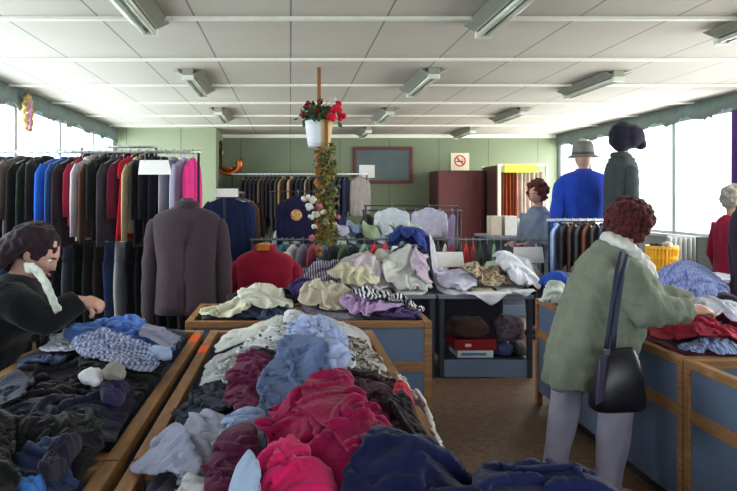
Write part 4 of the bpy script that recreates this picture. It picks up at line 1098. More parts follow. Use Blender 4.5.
# ---- striped and cream heap on the shelf table
CT = Heap(-.3, 2.03, 5.3, 6.1, .69, out=.64)
CT.inner = (-.28, 1.2, 5.32, 6.08)
base_layer(CT, -.26, 1.16, 5.36, 6.02, 5, 1, [((70, 70, 84), 'grey'), ((196, 190, 180), 'cream'), ((206, 206, 204), 'white'), ((180, 176, 186), 'pale mauve'), ((210, 208, 206), 'off-white')], 'the cream heap')
def ct(name, label, cat, col, a, b, top, Y=5.6, hp=None, **kw): return heap_on(hp or CT, name, label, cat, col, a, b, top, Y, **kw)
ct('shirt', 'grey-white shirt folded under the dark blue jumper', 'shirt', (206, 206, 200), 380, 430, 247, 5.86, ry=.2)
ct('blouse', 'dark striped blouse just above the striped jumper', 'blouse', (150, 144, 160), 298, 344, 262, 5.85, ry=.18, pat=('stripe', (54, 48, 60), 1.6))
ct('blouse', 'cream white blouse mound with a peak beside the striped jumper', 'blouse', (214, 208, 200), 338, 392, 252, 5.72, ry=.22, fold=.03, pw=2.2)
ct('jumper', 'purple and grey striped jumper beside the planter foot', 'jumper', (196, 186, 204), 300, 350, 270, 5.54, ry=.18, pat=('stripe', (70, 64, 90), 1.2))
ct('scarf', 'dark teal scarf between the white clothes', 'scarf', (40, 92, 96), 396, 430, 270, 5.68, ry=.12, t=.02)
ct('shirt', 'pinkish white shirt below the cream mound', 'shirt', (216, 204, 212), 340, 390, 277, 5.48, ry=.14)
ct('blouse', 'pale yellow blouse at the table front', 'blouse', (222, 218, 190), 330, 376, 294, 5.4, ry=.08, t=.02)
ct('blouse', 'white blouse spread over the table front edge', 'blouse', (220, 220, 216), 384, 432, 272, 5.5, ry=.17)
ct('blouse', 'mauve flecked blouse at the end of the cream heap', 'blouse', (196, 180, 200), 412, 432, 278, 5.52, ry=.16)
ct('jumper', 'dark royal blue jumper flung over the white clothes', 'jumper', (58, 76, 148), 388, 434, 226, 5.84, ry=.2, fold=.03, lam=.07)
UB = CT
CT.inner = (1.25, 2.01, 5.32, 6.08)
base_layer(UB, 1.28, 2.0, 5.36, 6.02, 3, 1, [((206, 204, 212), 'lilac white'), ((196, 186, 170), 'beige'), ((214, 214, 220), 'snow white')], 'the white heap')
def ub(*a, **kw): return ct(*a, hp=UB, **kw)
ub('shirt', 'folded white shirt with green edge under the white card', 'shirt', (206, 220, 196), 484, 528, 258, 5.86, ry=.16)
ub('blouse', 'beige folded blouse at the counter end of the white heap', 'blouse', (206, 190, 178), 518, 540, 262, 5.8, ry=.16)
ub('blouse', 'lavender white blouse at the aisle end of the white heap', 'blouse', (214, 212, 230), 437, 476, 273, 5.56, ry=.2, fold=.024)
ub('skirt', 'tan and white floral skirt in the white heap', 'skirt', (206, 190, 164), 464, 512, 269, 5.56, ry=.18, pat=('floral', (122, 98, 84), 1.2))
ub('shirt', 'bright white shirt in front of the beige folded blouse', 'shirt', (228, 230, 240), 494, 542, 262, 5.56, ry=.2, fold=.026)
# the white corners hanging over the table edge
def corner(name, pts, col, label):
    n = 12; (xa, ya), (xb, yb), (xc, yc) = pts; Y = 5.27; vs, fs = [], []
    for i in range(n + 1):
        u = i / n; a = at(xa + (xb - xa) * u, ya + (yb - ya) * u, Y)
        v = 1 - abs(2 * u - 1 - .1); py = ya + (yc - ya) * max(.05, v)
        b = at(xc + (xa + (xb - xa) * u - xc) * .75, py, Y)
        for k in range(5):
            w = k / 4; p = a.lerp(b, w); p.y -= .012 * math.sin(u * 11) * w + .006; vs.append(p)
        vs.append(a + Vector((0, .06, .012)))
    for i in range(n):
        for k in range(4):
            q = i * 6 + k; fs.append((q, q + 1, q + 7, q + 6))
        fs.append((i * 6 + 5, i * 6, i * 6 + 6, i * 6 + 11))
    o = obj(name, MB().add(vs, fs), fabric(col), smooth=True); m = o.modifiers.new('thick', 'SOLIDIFY'); m.thickness = .003
    return tag(o, label, 'cloth')
corner('hanging_cloth', [(466, 294), (512, 293), (489, 306)], (228, 230, 240), 'white cloth corner hanging down over the shelf table front')
corner('hanging_cloth', [(514, 292), (536, 291), (521, 297)], (220, 222, 232), 'smaller white cloth corner hanging beside the counter end')

# ---- pale baby clothes on the far low table
PT = Heap(-.22, 1.55, 6.75, 7.35, 1.0, out=.95)
pale = [((196, 210, 206), 'aqua white'), ((206, 214, 206), 'mint white'), ((70, 76, 96), 'slate'), ((196, 204, 216), 'ice blue'), ((214, 212, 206), 'cream'), ((170, 190, 200), 'pale teal'), ((60, 56, 70), 'dark grey'), ((206, 206, 222), 'lilac white'), ((150, 176, 206), 'sky blue'), ((176, 196, 160), 'pale green'), ((206, 214, 222), 'white')]
for i, (c_, w_) in enumerate(pale):
    x = -.1 + i * .155
    garment(PT, 'baby_garment', '%s baby garment, %s from the window end of the far pale table' % (w_, ORD[i]), 'baby clothes', fabric(c_), c=(x, 6.98 + .05 * (i % 2)), r=(.105, .15), t=.04, fold=.02, lam=.05, NA=60, NR=14, lift=False, sim=False, group='baby clothes on the far pale table')
for i, (c_, w_) in enumerate(pale[3:] + pale[:2]):
    x = -.08 + i * .16
    garment(PT, 'baby_garment', '%s baby garment piled %s along the top of the far pale table' % (w_, ORD[i]), 'baby clothes', fabric(c_), c=(x, 6.96 + .04 * (i % 3)), r=(.1, .1), t=.05, fold=.02, lam=.05, NA=60, NR=14, lift=False, sim=False, group='baby clothes on the far pale table')

# ---- counter of the woman in green
CA = Heap(1.79, 2.7, 2.915, 4.66, .73, rim=.77, rimw=.045)
CA.inner = (1.85, 2.64, 2.98, 4.6)
base_layer(CA, 1.86, 2.64, 2.98, 4.58, 2, 3, [((120, 50, 64), 'wine'), ((90, 104, 150), 'blue'), ((150, 156, 170), 'pale grey'), ((160, 60, 70), 'red'), ((60, 66, 110), 'indigo'), ((196, 200, 206), 'white')], 'the counter heap')
def ca(name, label, cat, col, a, b, top, Y, **kw): return heap_on(CA, name, label, cat, col, a, b, top, Y, **kw)
ca('jumper', 'bright royal blue jumper at the far end of the counter', 'jumper', (52, 92, 196), 540, 572, 268, 4.56, ry=.08)
ca('shirt', 'white and green folded shirt at the far counter corner', 'shirt', (220, 226, 222), 537, 572, 287, 4.38, ry=.09, t=.025)
ca('blouse', 'light blue and lilac checked blouse heaped on the counter', 'blouse', (178, 188, 226), 652, 722, 262, 4.1, ry=.3, t=.05, fold=.03, lam=.07, NA=120, NR=30, pat=('check', (120, 132, 196), 1.4))
ca('blouse', 'maroon blouse at the frame edge beside the crimson jumper', 'blouse', (126, 28, 56), 724, 776, 308, 3.4, ry=.18)
ca('belt', 'dark belt and beads coiled at the far side of the counter', 'belt', (50, 48, 56), 714, 744, 291, 3.72, ry=.08, lam=.03, fold=.01)
ca('shirt', 'pale blue striped shirt near the joint of the two counters', 'shirt', (170, 182, 216), 686, 742, 338, 3.03, ry=.09, t=.02, pat=('stripe', (120, 136, 186), 1.5))
ca('blouse', 'coral red blouse under the arm of the woman in green', 'blouse', (214, 84, 92), 652, 706, 320, 3.32, ry=.2, fold=.022)
ca('jumper', 'crimson jumper on the counter below the hand of the woman in green', 'jumper', (172, 32, 66), 670, 742, 318, 3.2, ry=.18, fold=.026)
wl = ca('blouse', 'white lacy blouse held by the woman in green', 'blouse', (216, 218, 232), 684, 742, 299, 3.36, ry=.16, fold=.024, t=.03)

# papers in the nearest counter
for i, (cx_, cy_, rz_) in enumerate(((2.08, 2.64, .2), (2.42, 2.45, -.3))):
    dx, dy = Vector((math.cos(rz_), math.sin(rz_), 0)), Vector((-math.sin(rz_), math.cos(rz_), 0))
    tag(obj('paper_bag', MB().obox((cx_, cy_, .65), dx * .16, dy * .12, Vector((0, 0, .028))), plain((176, 184, 186), .6), bevel=.012), '%s pale flat bag lying inside the nearly empty counter' % ('larger', 'smaller')[i], 'bag')

# cards on the tables
card((430, 252, 463, 267), 5.92, 'blank white card standing on the white heap by the blue jumper', .05)
card((513.5, 247, 543, 263), 5.95, 'blank pink-white card standing at the counter end of the white heap', .05)
k = card((268, 252, 290, 260), 6.13, 'narrow blank white card hung from the low rail before the planter foot', 0, 'hanging_card')
for px in (276.5, 286.5):
    x_ = at(px, 253, 6.14).x
    obj('hook', MB().tube([at(px, 253, 6.14), at(px, 246, 6.25), (x_, 6.385, ZL + .018), (x_, 6.415, ZL + .018), (x_, 6.425, ZL + .002)], .0025, 6), M_HANGER, k)
# ------------------------------------------------------------------ dummies wearing clothes
M_DUMMY = plain((176, 150, 128), .6, name='dummy_body')
M_STAND = plain((52, 50, 54), .4, .4, name='stand_metal')
def dummy(label, x, y, ztop, rz, sh=.225, head=False, skin=None, base_r=.2, hz=None):
    """tailor's dummy on a pole; ztop is the top of the neck"""
    t = thing('tailor_dummy', label, 'dummy', (x, y, 0))
    R = Matrix.Rotation(rz, 3, 'Z'); m = skin or M_DUMMY
    P = lambda a, b, c: Vector((x, y, 0)) + R @ Vector((a, b, c))
    zs = [(-.06, .05, .05), (-.1, .055, .05), (-.14, .13, .06), (-.18, .17, .07), (-.26, .165, .085), (-.38, .15, .09), (-.5, .125, .08), (-.6, .14, .09)]
    rg = [ring(P(0, 0, ztop + z), R @ Vector((a * sh / .225, 0, 0)), R @ Vector((0, b, 0)), 24, 2.3) for z, a, b in zs]
    obj('torso', MB().loft(rg), m, t, smooth=True)
    obj('neck', MB().lathe(P(0, 0, ztop - .08), [(.056, 0), (.05, .04), (.05, .08), (.03, .085)], 20), m, t, smooth=True)
    zb = ztop - .6
    obj('pole', MB().tube([P(0, 0, .04), P(0, 0, zb + .02)], .014, 12), M_STAND, t, smooth=True)
    obj('base', MB().lathe(P(0, 0, 0), [(base_r, 0), (base_r, .012), (.06, .03), (.02, .05)], 32), M_STAND, t, smooth=True)
    if head:
        mb = MB().ball(P(0, .01, ztop + .085), (.075, .092, .11), 20, 14, R)
        mb.tube([P(0, 0, ztop - .005), P(0, 0, ztop + .06)], .05, 16)
        obj('head', mb, m, t, smooth=True)
    return t

def worn(name, label, cat, mat, x, y, ztop, rz, L=.78, sh=.235, hem=.22, depth=.13, sl=.6, slx=.06, seed=1, collar=True, vent=False, amp=.01, group=None, coll=None):
    """jacket worn by a dummy: body, sleeves and collar; ztop is the collar's top"""
    R = Matrix.Rotation(rz, 3, 'Z'); o = Vector((x, y, 0)); P = lambda a, b, c: o + R @ Vector((a, b, c + ztop))
    zs = [(-.02, .064, .062), (-.04, .078, .07), (-.056, .13, .085), (-.078, sh * .76, .095), (-.105, sh * .93, .105), (-.15, sh, .115), (-.25, sh * .97, .125), (-.36, sh * .9, depth), (-.48, sh * .84, depth)]
    rest = [( -.48 - (L - .48) * u, sh * .84 + (hem - sh * .84) * u, depth * (1 + .06 * u)) for u in (.2, .4, .6, .8, 1)]
    if L < .5: rest = []; zs = [z for z in zs if -z[0] < L] + [(-L, hem, depth)]
    rg = []
    for z, a, b in zs + rest:
        one = []
        u = max(0, (-z - .2) / L)
        for k in range(56):
            an = 2 * PI * k / 56; cs, sn = math.cos(an), math.sin(an)
            e = .8
            px_ = a * math.copysign(abs(cs) ** e, cs); py_ = b * math.copysign(abs(sn) ** e, sn)
            py_ += u * amp * 1.3 * math.sin(an * 7 + seed) + amp * .4 * math.sin(an * 4 + z * 14 + seed)
            if vent and u > .45 and abs(px_) < .02 and sn < 0: py_ += .02
            one.append(P(px_, py_, z))
        rg.append(one)
    body = obj(name, MB().loft(rg, cap=False), mat, smooth=True); s = body.modifiers.new('thick', 'SOLIDIFY'); s.thickness = .006
    tag(body, label, cat, group)
    for sx in (-1, 1):
        slv = sl if not hasattr(sl, '__len__') else sl[(sx + 1) // 2]
        pts = [P(sx * sh * .8, 0, -.15), P(sx * sh * .98, 0, -.185), P(sx * (sh * 1.06 + slx * .4), .0, -.18 - (slv - .1) * .35), P(sx * (sh * 1.06 + slx * .8), -.015, -.18 - (slv - .1) * .7), P(sx * (sh * 1.04 + slx), -.03, -.08 - slv)]
        rs_ = [.05, .06, .06, .055, .047]
        fine = []; rr = []
        for i in range(4):
            for q in range(5):
                w = q / 5; fine.append(pts[i].lerp(pts[i + 1], w)); rr.append(rs_[i] * (1 - w) + rs_[i + 1] * w + .0035 * math.sin((i * 5 + q) * 1.9 + seed))
        fine.append(pts[-1]); rr.append(rs_[-1])
        obj('sleeve', MB().tube(fine, rr, 18, up=(0, 1, 0)), mat, body, smooth=True)
    if collar:
        pts = [P(.074 * math.cos(a), .078 * math.sin(a), -.02 - .03 * max(0, math.sin(a))) for a in np.linspace(-PI, PI, 28)]
        obj('collar', MB().tube(pts, [.02] * 28, 10, flat=1.5), coll or mat, body, smooth=True)
    return body

# dark suit jacket seen from behind
Y1 = 4.8
c = at(187, 198, Y1)
M_SUIT = fabric((74, 61, 68), 'stripe', (66, 54, 61), 4)
dummy('headless dummy inside the dark brownish suit jacket behind the dark bin', c.x, Y1, c.z - .005, 0, .21, base_r=.12, skin=plain((70, 64, 66), .7))
jk = worn('suit_jacket', 'dark brownish grey suit jacket seen from behind on a dummy', 'jacket', M_SUIT, c.x, Y1, c.z - .03, 0, L=.83, sh=.255, hem=.235, depth=.15, sl=.86, slx=.02, vent=True, amp=.006)
obj('back_seam', MB().box(c.x - .0015, c.x + .0015, Y1 - .156, Y1 - .142, c.z - .8, c.z - .14), fabric((60, 52, 56)), jk)
# red sweater
Y2 = 5.1
c = at(265, 244, Y2)
dummy('headless dummy inside the dark red sweater in the middle of the shop', c.x, Y2, c.z + .005, 0, .14, base_r=.12)
rd = worn('red_sweater', 'dark red sweater on a dummy with an orange tag at the neck', 'sweater', fabric((142, 20, 48)), c.x, Y2, c.z - .01, 0, L=.55, sh=.235, hem=.23, depth=.14, sl=.56, slx=.03, seed=4, amp=.012)
a, b = at(256, 243.5, Y2 - .1), at(270, 251, Y2 - .1)
obj('neck_tag', MB().obox(((a.x + b.x) / 2, Y2 - .113, (a.z + b.z) / 2), (.05, 0, 0), (0, .004, 0), (0, -.012, .026)), fabric((224, 140, 44)), rd, bevel=.004)
# blue jacket with hat
Y3 = 6.55
c = at(583.5, 166, Y3)
dummy('tall dummy with pinkish head wearing the blue jacket and grey hat', c.x, Y3, c.z, 0, .18, head=True, skin=plain((196, 160, 146), .5))
worn('blue_jacket', 'bright royal blue jacket seen from behind on the hatted dummy', 'jacket', fabric((44, 78, 190)), c.x, Y3, c.z - .012, .12, L=.56, sh=.265, hem=.235, depth=.13, sl=(.86, .6), slx=.04, seed=2, amp=.014, collar=False)
hx, hy, hz = c.x, Y3 + .01, c.z + .1
hat = thing('grey_hat', 'grey brimmed hat on the head of the dummy in the blue jacket', 'hat', (hx, hy, hz))
M_HAT = fabric((132, 134, 128))
obj('brim', MB().lathe((hx, hy, hz), [(.1, .012), (.125, .0), (.15, -.01), (.15, -.004), (.125, .008), (.1, .022)], 36, cap=False), M_HAT, hat, smooth=True)
obj('crown', MB().lathe((hx, hy, hz), [(.104, .0), (.106, .05), (.1, .11), (.085, .145), (.05, .158), (.004, .152)], 36, cap=False), M_HAT, hat, smooth=True)
obj('hat_band', MB().lathe((hx, hy, hz), [(.1055, .012), (.109, .014), (.109, .04), (.1055, .042)], 36, cap=False), fabric((92, 92, 92)), hat, smooth=True)
# dark coat with hooded head
Y4 = 6.2
c = at(621, 152, Y4)
dummy('tall dummy with dark head inside the long dark coat against the windows', c.x, Y4, c.z - .01, -PI / 2 + .2, .06, skin=plain((60, 54, 60), .6))
dc = worn('dark_coat', 'long dark green-grey coat hanging narrow against the bright windows', 'coat', fabric((66, 74, 76)), c.x, Y4, c.z - .012, -PI / 2 + .2, L=.98, sh=.15, hem=.15, depth=.14, sl=.68, slx=-.02, seed=6, amp=.012)
hc = at(629, 146, Y4)
mb = MB().ball((c.x + .01, Y4, c.z + .15), (.12, .125, .15), 24, 18)
mb.ball((c.x + .08, Y4 - .03, c.z + .15), (.12, .12, .12), 20, 14).ball((c.x + .17, Y4 - .05, c.z + .07), (.045, .06, .05), 16, 10)
me = fuse(mb, .012, 3, disp=wrinkle(5, .004, .06))
tag(fused('fur_hood', me, fabric((36, 34, 52))), 'bulky black and purple fur hood on the dummy in the dark coat', 'hood')

# coat on a stand at the frame edge
cx_, cy_ = 2.97, 4.05
cs = thing('coat_stand', 'dark coat stand at the picture edge beside the woman in red', 'coat stand', (cx_, cy_, 0))
obj('pole', MB().tube([(cx_, cy_, .03), (cx_, cy_, 2.2)], .018, 12), plain((70, 50, 84), .4), cs, smooth=True)
for k in range(4):
    a = k * PI / 2 + .4; d = Vector((math.cos(a), math.sin(a), 0))
    obj('foot', MB().tube([Vector((cx_, cy_, .14)), Vector((cx_, cy_, .02)) + d * .14, Vector((cx_, cy_, .018)) + d * .22], .016, 8), M_STAND, cs, smooth=True)
    if 0: obj('hook', MB().tube([Vector((cx_, cy_, 2.1)), Vector((cx_, cy_, 2.12)) + d * .1, Vector((cx_, cy_, 2.2)) + d * .13], .009, 8), M_STAND, cs, smooth=True)

# ------------------------------------------------------------------ hanging planter in the middle
Yp = 5.64
T = at(319, 60, Yp)
PX = T.x
pl = thing('hanging_planter', 'white and cream hanging flower basket with red blooms, roped to the ceiling', 'planter', (PX, Yp, at(0, 147, Yp).z))
M_ROPE = fabric((148, 100, 64)); M_LEAF = plain((58, 84, 44), .5, var=.4, nscale=30, name='leaf'); M_LEAF2 = plain((128, 116, 54), .5, var=.4, nscale=30, name='pale_leaf')
zr, zb = at(0, 121, Yp).z, at(0, 147, Yp).z
obj('rope', MB().tube([(PX, Yp, ZC), (PX, Yp, zr + .14)], .018, 8), M_ROPE, pl, smooth=True)
for k in range(3):
    a = 2 * PI * k / 3 + .5
    obj('rope', MB().tube([(PX, Yp, zr + .15), (PX + .122 * math.cos(a), Yp + .122 * math.sin(a), zr - .01)], .007, 6), M_ROPE, pl, smooth=True)
prof = [(.004, 0), (.095, 0), (.105, .06), (.115, .14), (.124, zr - zb), (.112, zr - zb), (.105, .16), (.01, .16)]
t = NT('wicker'); co_ = t.coord(scale=(1, 1, 1)); wv = t.n('ShaderNodeTexWave', Scale=30.0, Distortion=.5, bands_direction='Z'); t.l(co_, wv.inputs[0])
sp = t.n('ShaderNodeSeparateXYZ'); t.l(co_, sp.inputs[0])
t.l(t.mix(t.ramp(sp.outputs[0], [(0.0, K1), (0.02, W1)]), rgb((222, 226, 232)), rgb((206, 182, 132))), t.b.inputs['Base Color']); t.bump(wv.outputs[1], .5, .006)
obj('basket', MB().lathe((PX, Yp, zb), prof, 32), t.m, pl, smooth=True)
obj('strap', MB().obox((PX + .06, Yp - .108, (zr + zb) / 2), (.012, 0, 0), (0, .004, 0), (0, -.008, .11)), M_ROPE, pl)
def leaves(mb, pts, size, seed, droop=.3):
    rs = np.random.RandomState(seed)
    for p in pts:
        d = Vector(rs.normal(size=3)); d.z = d.z * .5 - droop; d.normalize()
        u = d.cross(Vector(rs.normal(size=3))).normalized(); L = size * rs.uniform(.7, 1.3); w = L * .38
        n = d.cross(u)
        a, b, c2, d2 = p, p + d * L * .5 + u * w + n * L * .1, p + d * L, p + d * L * .5 - u * w + n * L * .1
        mb.add([a, b, c2, d2, p + d * L * .5], [(0, 1, 4), (1, 2, 4), (2, 3, 4), (3, 0, 4)])
    return mb
rs = np.random.RandomState(3)
pts = [Vector((PX + rs.normal() * .06, Yp + rs.normal() * .06, zr + rs.uniform(-.01, .13))) for _ in range(150)]
obj('foliage', leaves(MB(), pts, .075, 1), M_LEAF, pl)
def bloom(parent, c, r, mat, seed, n=7, name='flower'):
    rs = np.random.RandomState(seed); mb = MB()
    for k in range(n):
        d = Vector(rs.normal(size=3)).normalized() * r * .6
        mb.ball(Vector(c) + d, r * rs.uniform(.4, .6), 8, 5)
    return obj(name, mb, mat, parent, smooth=True)
M_REDF = fabric((206, 30, 60)); M_DKRED = fabric((120, 24, 50)); M_WHF = fabric((226, 222, 210)); M_PINK = fabric((206, 120, 140))
def fl(px, py, dy, r, m, s): bloom(pl, at(px, py, Yp + dy), r, m, s)
fl(336, 110, -.06, .055, M_REDF, 1); fl(341, 116, -.03, .045, M_REDF, 2); fl(331, 117, -.1, .045, M_REDF, 3); fl(338, 104, 0, .03, M_REDF, 9)
fl(307.5, 104, -.04, .03, M_DKRED, 4); fl(303, 115, -.05, .03, M_DKRED, 5); fl(320, 102, -.08, .028, M_DKRED, 6); fl(333, 100, 0, .03, M_WHF, 7); fl(315, 111, -.1, .022, M_DKRED, 10)
# trailing column: knotted cord with ivy and dried flowers
z0, z1 = at(0, 257, Yp).z, zb
cord = [(PX + .012 * math.sin(k * 1.7), Yp + .012 * math.cos(k * 1.3), zb + .005 - (zb - z0) * k / 30) for k in range(31)]
obj('knotted_cord', MB().tube(cord, [.03 + .009 * math.sin(k * 2.1) for k in range(31)], 10), fabric((160, 112, 66), 'floral', (104, 72, 44), 1.5), pl, smooth=True)
pts = [Vector((PX + .085 + rs.normal() * .035, Yp + rs.normal() * .05, zb + .03 - (zb - z0 - .1) * rs.uniform(0, 1) ** .9)) for _ in range(420)]
obj('ivy', leaves(MB(), pts, .05, 5, .6), M_LEAF2, pl)
pts = [Vector((PX + .06 + rs.normal() * .05, Yp + rs.normal() * .05, zb + .03 - (zb - z0 - .1) * rs.uniform(0, 1))) for _ in range(200)]
obj('ivy', leaves(MB(), pts, .045, 6, .6), M_LEAF, pl)
for i, (px, py, r, m) in enumerate(((306, 198, .04, M_WHF), (313, 200, .035, M_WHF), (309, 207, .04, M_WHF), (319, 206, .035, M_PINK), (316, 214, .035, M_WHF), (323, 212, .03, M_WHF), (311, 217, .03, M_WHF), (338, 217, .022, M_PINK), (315, 226, .03, M_WHF), (326, 222, .03, fabric((150, 140, 120))), (312, 238, .03, M_PINK), (320, 246, .03, fabric((160, 120, 110))))):
    bloom(pl, at(px, py, Yp - .07), r, m, 20 + i)

# ------------------------------------------------------------------ window side: basket, radiator, grey board
Yk = 5.12
a, b = at(648, 247, Yk), at(676, 272, Yk)
bk = thing('yellow_basket', 'bright yellow plastic basket full of things on the side table by the windows', 'basket', ((a.x + b.x) / 2, Yk, .868))
M_YEL = plain((240, 184, 44), .4, var=.06)
mb = MB(); cx_, w0, w1 = (a.x + b.x) / 2, (b.x - a.x) / 2 * .8, (b.x - a.x) / 2
ztop = max(a.z, 1.06)
zb_ = .868
n = 28
for i in range(n):       # woven slats
    an = 2 * PI * i / n; p0 = Vector((cx_ + w0 * math.cos(an), Yk + .09 * math.sin(an), zb_ + .01)); p1 = Vector((cx_ + w1 * math.cos(an), Yk + .11 * math.sin(an), ztop))
    mb.tube([p0, p1], .009, 6)
for k in range(4):
    u = k / 3; mb.loft([ring((cx_, Yk, zb_ + .008 + (ztop - zb_ - .008) * u + dz), ((w0 + (w1 - w0) * u) * s_, 0, 0), (0, (.09 + .02 * u) * s_, 0), 40) for dz, s_ in ((-.012, 1.06), (.012, 1.06), (.012, .96), (-.012, .96))], closed=True)
mb.loft([ring((cx_, Yk, zb_ + z), (w0, 0, 0), (0, .09, 0), 40) for z in (0, .008)])
obj('basket_body', mb, M_YEL, bk, smooth=False)
tag(obj('black_shoe', soft_box(MB(), (cx_ - .045, Yk, ztop + .0), (.045, .05, .03), 2), plain((34, 32, 36), .5), smooth=True), 'black shoe on top of the things in the yellow basket', 'shoe')
tag(obj('paper_bag', soft_box(MB(), (cx_ + .05, Yk + .01, ztop - .0), (.032, .04, .04), 4), plain((216, 212, 200), .7), smooth=True), 'crumpled pale paper bag in the yellow basket beside the shoe', 'bag')

def radiator(x0, x1, Y, z0, z1, label):
    t = thing('radiator', label, 'radiator', ((x0 + x1) / 2, Y, z0))
    m = plain((206, 210, 210), .4, var=.04); n = int((x1 - x0) / .05)
    obj('back_plate', MB().box(x0, x1, Y + .01, Y + .03, z0, z1), m, t, bevel=.004)
    mb = MB()
    for i in range(n):
        x = x0 + (i + .5) * (x1 - x0) / n; mb.tube([(x, Y, z0 + .02), (x, Y, z1 - .02)], .02, 8)
    obj('fins', mb, m, t, smooth=True)
    for x in (x0 + .06, x1 - .06): obj('leg', MB().box(x - .02, x + .02, Y, Y + .03, 0, z0), m, t)
    return t
radiator(at(668, 0, 7).x, at(697, 0, 7).x, 7.0, .5, at(0, 236, 7).z, 'white ribbed electric radiator standing behind the yellow basket')
a, b = at(697.5, 237, 6.8), at(713, 280, 6.8)
gb = thing('grey_board', 'dark grey board standing beside the white radiator', 'board', ((a.x + b.x) / 2, 6.8, 0))
obj('board', MB().box(a.x, b.x + .2, 6.8, 6.83, .1, a.z), plain((92, 98, 96), .6), gb, bevel=.004)
for x in (a.x + .04, b.x + .14): obj('foot', MB().box(x - .02, x + .02, 6.68, 6.95, 0, .1), M_STAND, gb, bevel=.004)

# white boxes and paper on the far counter by the fitting booth
fc = shelf_table('far white table before the fitting booth with boxes', at(488, 0, 8).x, at(545, 0, 8).x, 8.0, 8.6, at(0, 236, 8).z)
def far_box(name, x0, y0, x1, y1, Y, col, label, cat='box'):
    a, b = at(x0, y0, Y), at(x1, y1, Y); zb = at(0, 236, 8).z + .001
    tag(obj(name, MB().box(a.x, b.x, Y, Y + .18, zb, a.z), plain(col, .7), bevel=.006), label, cat)
far_box('white_box', 505, 216, 517, 235, 8.1, (214, 214, 210), 'upright white box on the far table next to the brown-haired woman')
far_box('carton', 491, 216, 502, 235, 8.12, (196, 186, 170), 'beige carton on the far table in front of the wardrobe side', 'carton')
far_box('white_box', 519, 219, 528, 235, 8.14, (206, 200, 196), 'small off-white box beside the elbow of the brown-haired woman')

# purple curtain drawn at the window at the picture edge
n = 60; vs, fs = [], []
for i in range(n + 1):
    u = i / n; y = 6.25 + .62 * u
    for k in range(5):
        w_ = k / 4; vs.append((XR - .12 + .025 * math.sin(u * 5 * 2 * PI + .5 * math.sin(u * 9)) * (.6 + .4 * w_), y, 2.44 - 1.36 * w_))
for i in range(n):
    for k in range(4):
        a_ = i * 5 + k; fs.append((a_, a_ + 5, a_ + 6, a_ + 1))
o = obj('window_curtain', MB().add(vs, fs), fabric((92, 62, 128)), smooth=True)
so = o.modifiers.new('thick', 'SOLIDIFY'); so.thickness = .008
tag(o, 'narrow purple curtain hanging at the window at the picture edge', 'curtain')
# ------------------------------------------------------------------ people
def skin_mat(c):
    t = NT('skin'); co_ = t.coord(); n = t.n('ShaderNodeTexNoise', Scale=30.0, Detail=3.0); t.l(co_, n.inputs[0])
    t.l(t.mix(n.outputs[0], rgb(c, .88), rgb(c, 1.08)), t.b.inputs['Base Color'])
    t.b.inputs['Roughness'].default_value = .5; t.b.inputs['Subsurface Weight'].default_value = .12
    t.b.inputs['Subsurface Radius'].default_value = (.012, .005, .003)
    return t.m
M_SKIN = skin_mat((206, 158, 136)); M_SKIN2 = skin_mat((208, 162, 144))
M_LIPS = plain((156, 84, 80), .45); M_EYE = plain((226, 224, 220), .25); M_IRIS = plain((52, 40, 34), .25); M_BROW = plain((62, 44, 38), .8)

def frame_of(fwd, up=(0, 0, 1)):
    f = Vector(fwd).normalized(); u = Vector(up); u = (u - f * u.dot(f)).normalized(); r = f.cross(u)
    return Matrix((r, f, u)).transposed()          # columns: right, forward, up

def head_shape(mb, c, R, s=1.0):
    c = Vector(c); nu, nv = 56, 44; rings = []
    for i in range(nv + 1):
        th = PI * (.015 + .97 * i / nv); ring_ = []
        for k in range(nu):
            ph = 2 * PI * k / nu
            dx, dy, dz = math.sin(th) * math.cos(ph), math.sin(th) * math.sin(ph), -math.cos(th)
            x, y, z = dx * .075, dy * .096, dz * .118
            if dz < 0:
                x *= 1 - .3 * (-dz) ** 1.6
                if dy < 0: y *= 1 - .45 * (-dz) ** 1.2
            if dy > 0:
                w = min(1, dy * 2.2); g = lambda v, c_, s_: math.exp(-((v - c_) / s_) ** 2)
                y -= .006 * g(x, 0, .06) * w
                nz = .024 * g(x, 0, .012) * (max(0, min(1, (.034 - z) / .055)) if z > -.026 else max(0, 1 - (-.026 - z) / .012))
                y += w * (nz - .011 * (g(x, .03, .016) + g(x, -.03, .016)) * g(z, .014, .013) + .005 * g(z, .036, .01) * g(x, 0, .05)
                          + .006 * g(x, 0, .021) * (g(z, -.054, .006) + g(z, -.066, .007)) + .009 * g(z, -.096, .016) * g(x, 0, .025)
                          + .005 * (g(x, .042, .018) + g(x, -.042, .018)) * g(z, -.022, .02))
            ring_.append(c + R @ Vector((x * s, y * s, z * s)))
        rings.append(ring_)
    mb.loft(rings)
    for sx in (-1, 1):
        mb.ball(c + R @ Vector((sx * .077 * s, -.008 * s, -.004 * s)), (.012 * s, .022 * s, .033 * s), 14, 10, R @ Matrix.Rotation(sx * .35, 3, 'Z'))

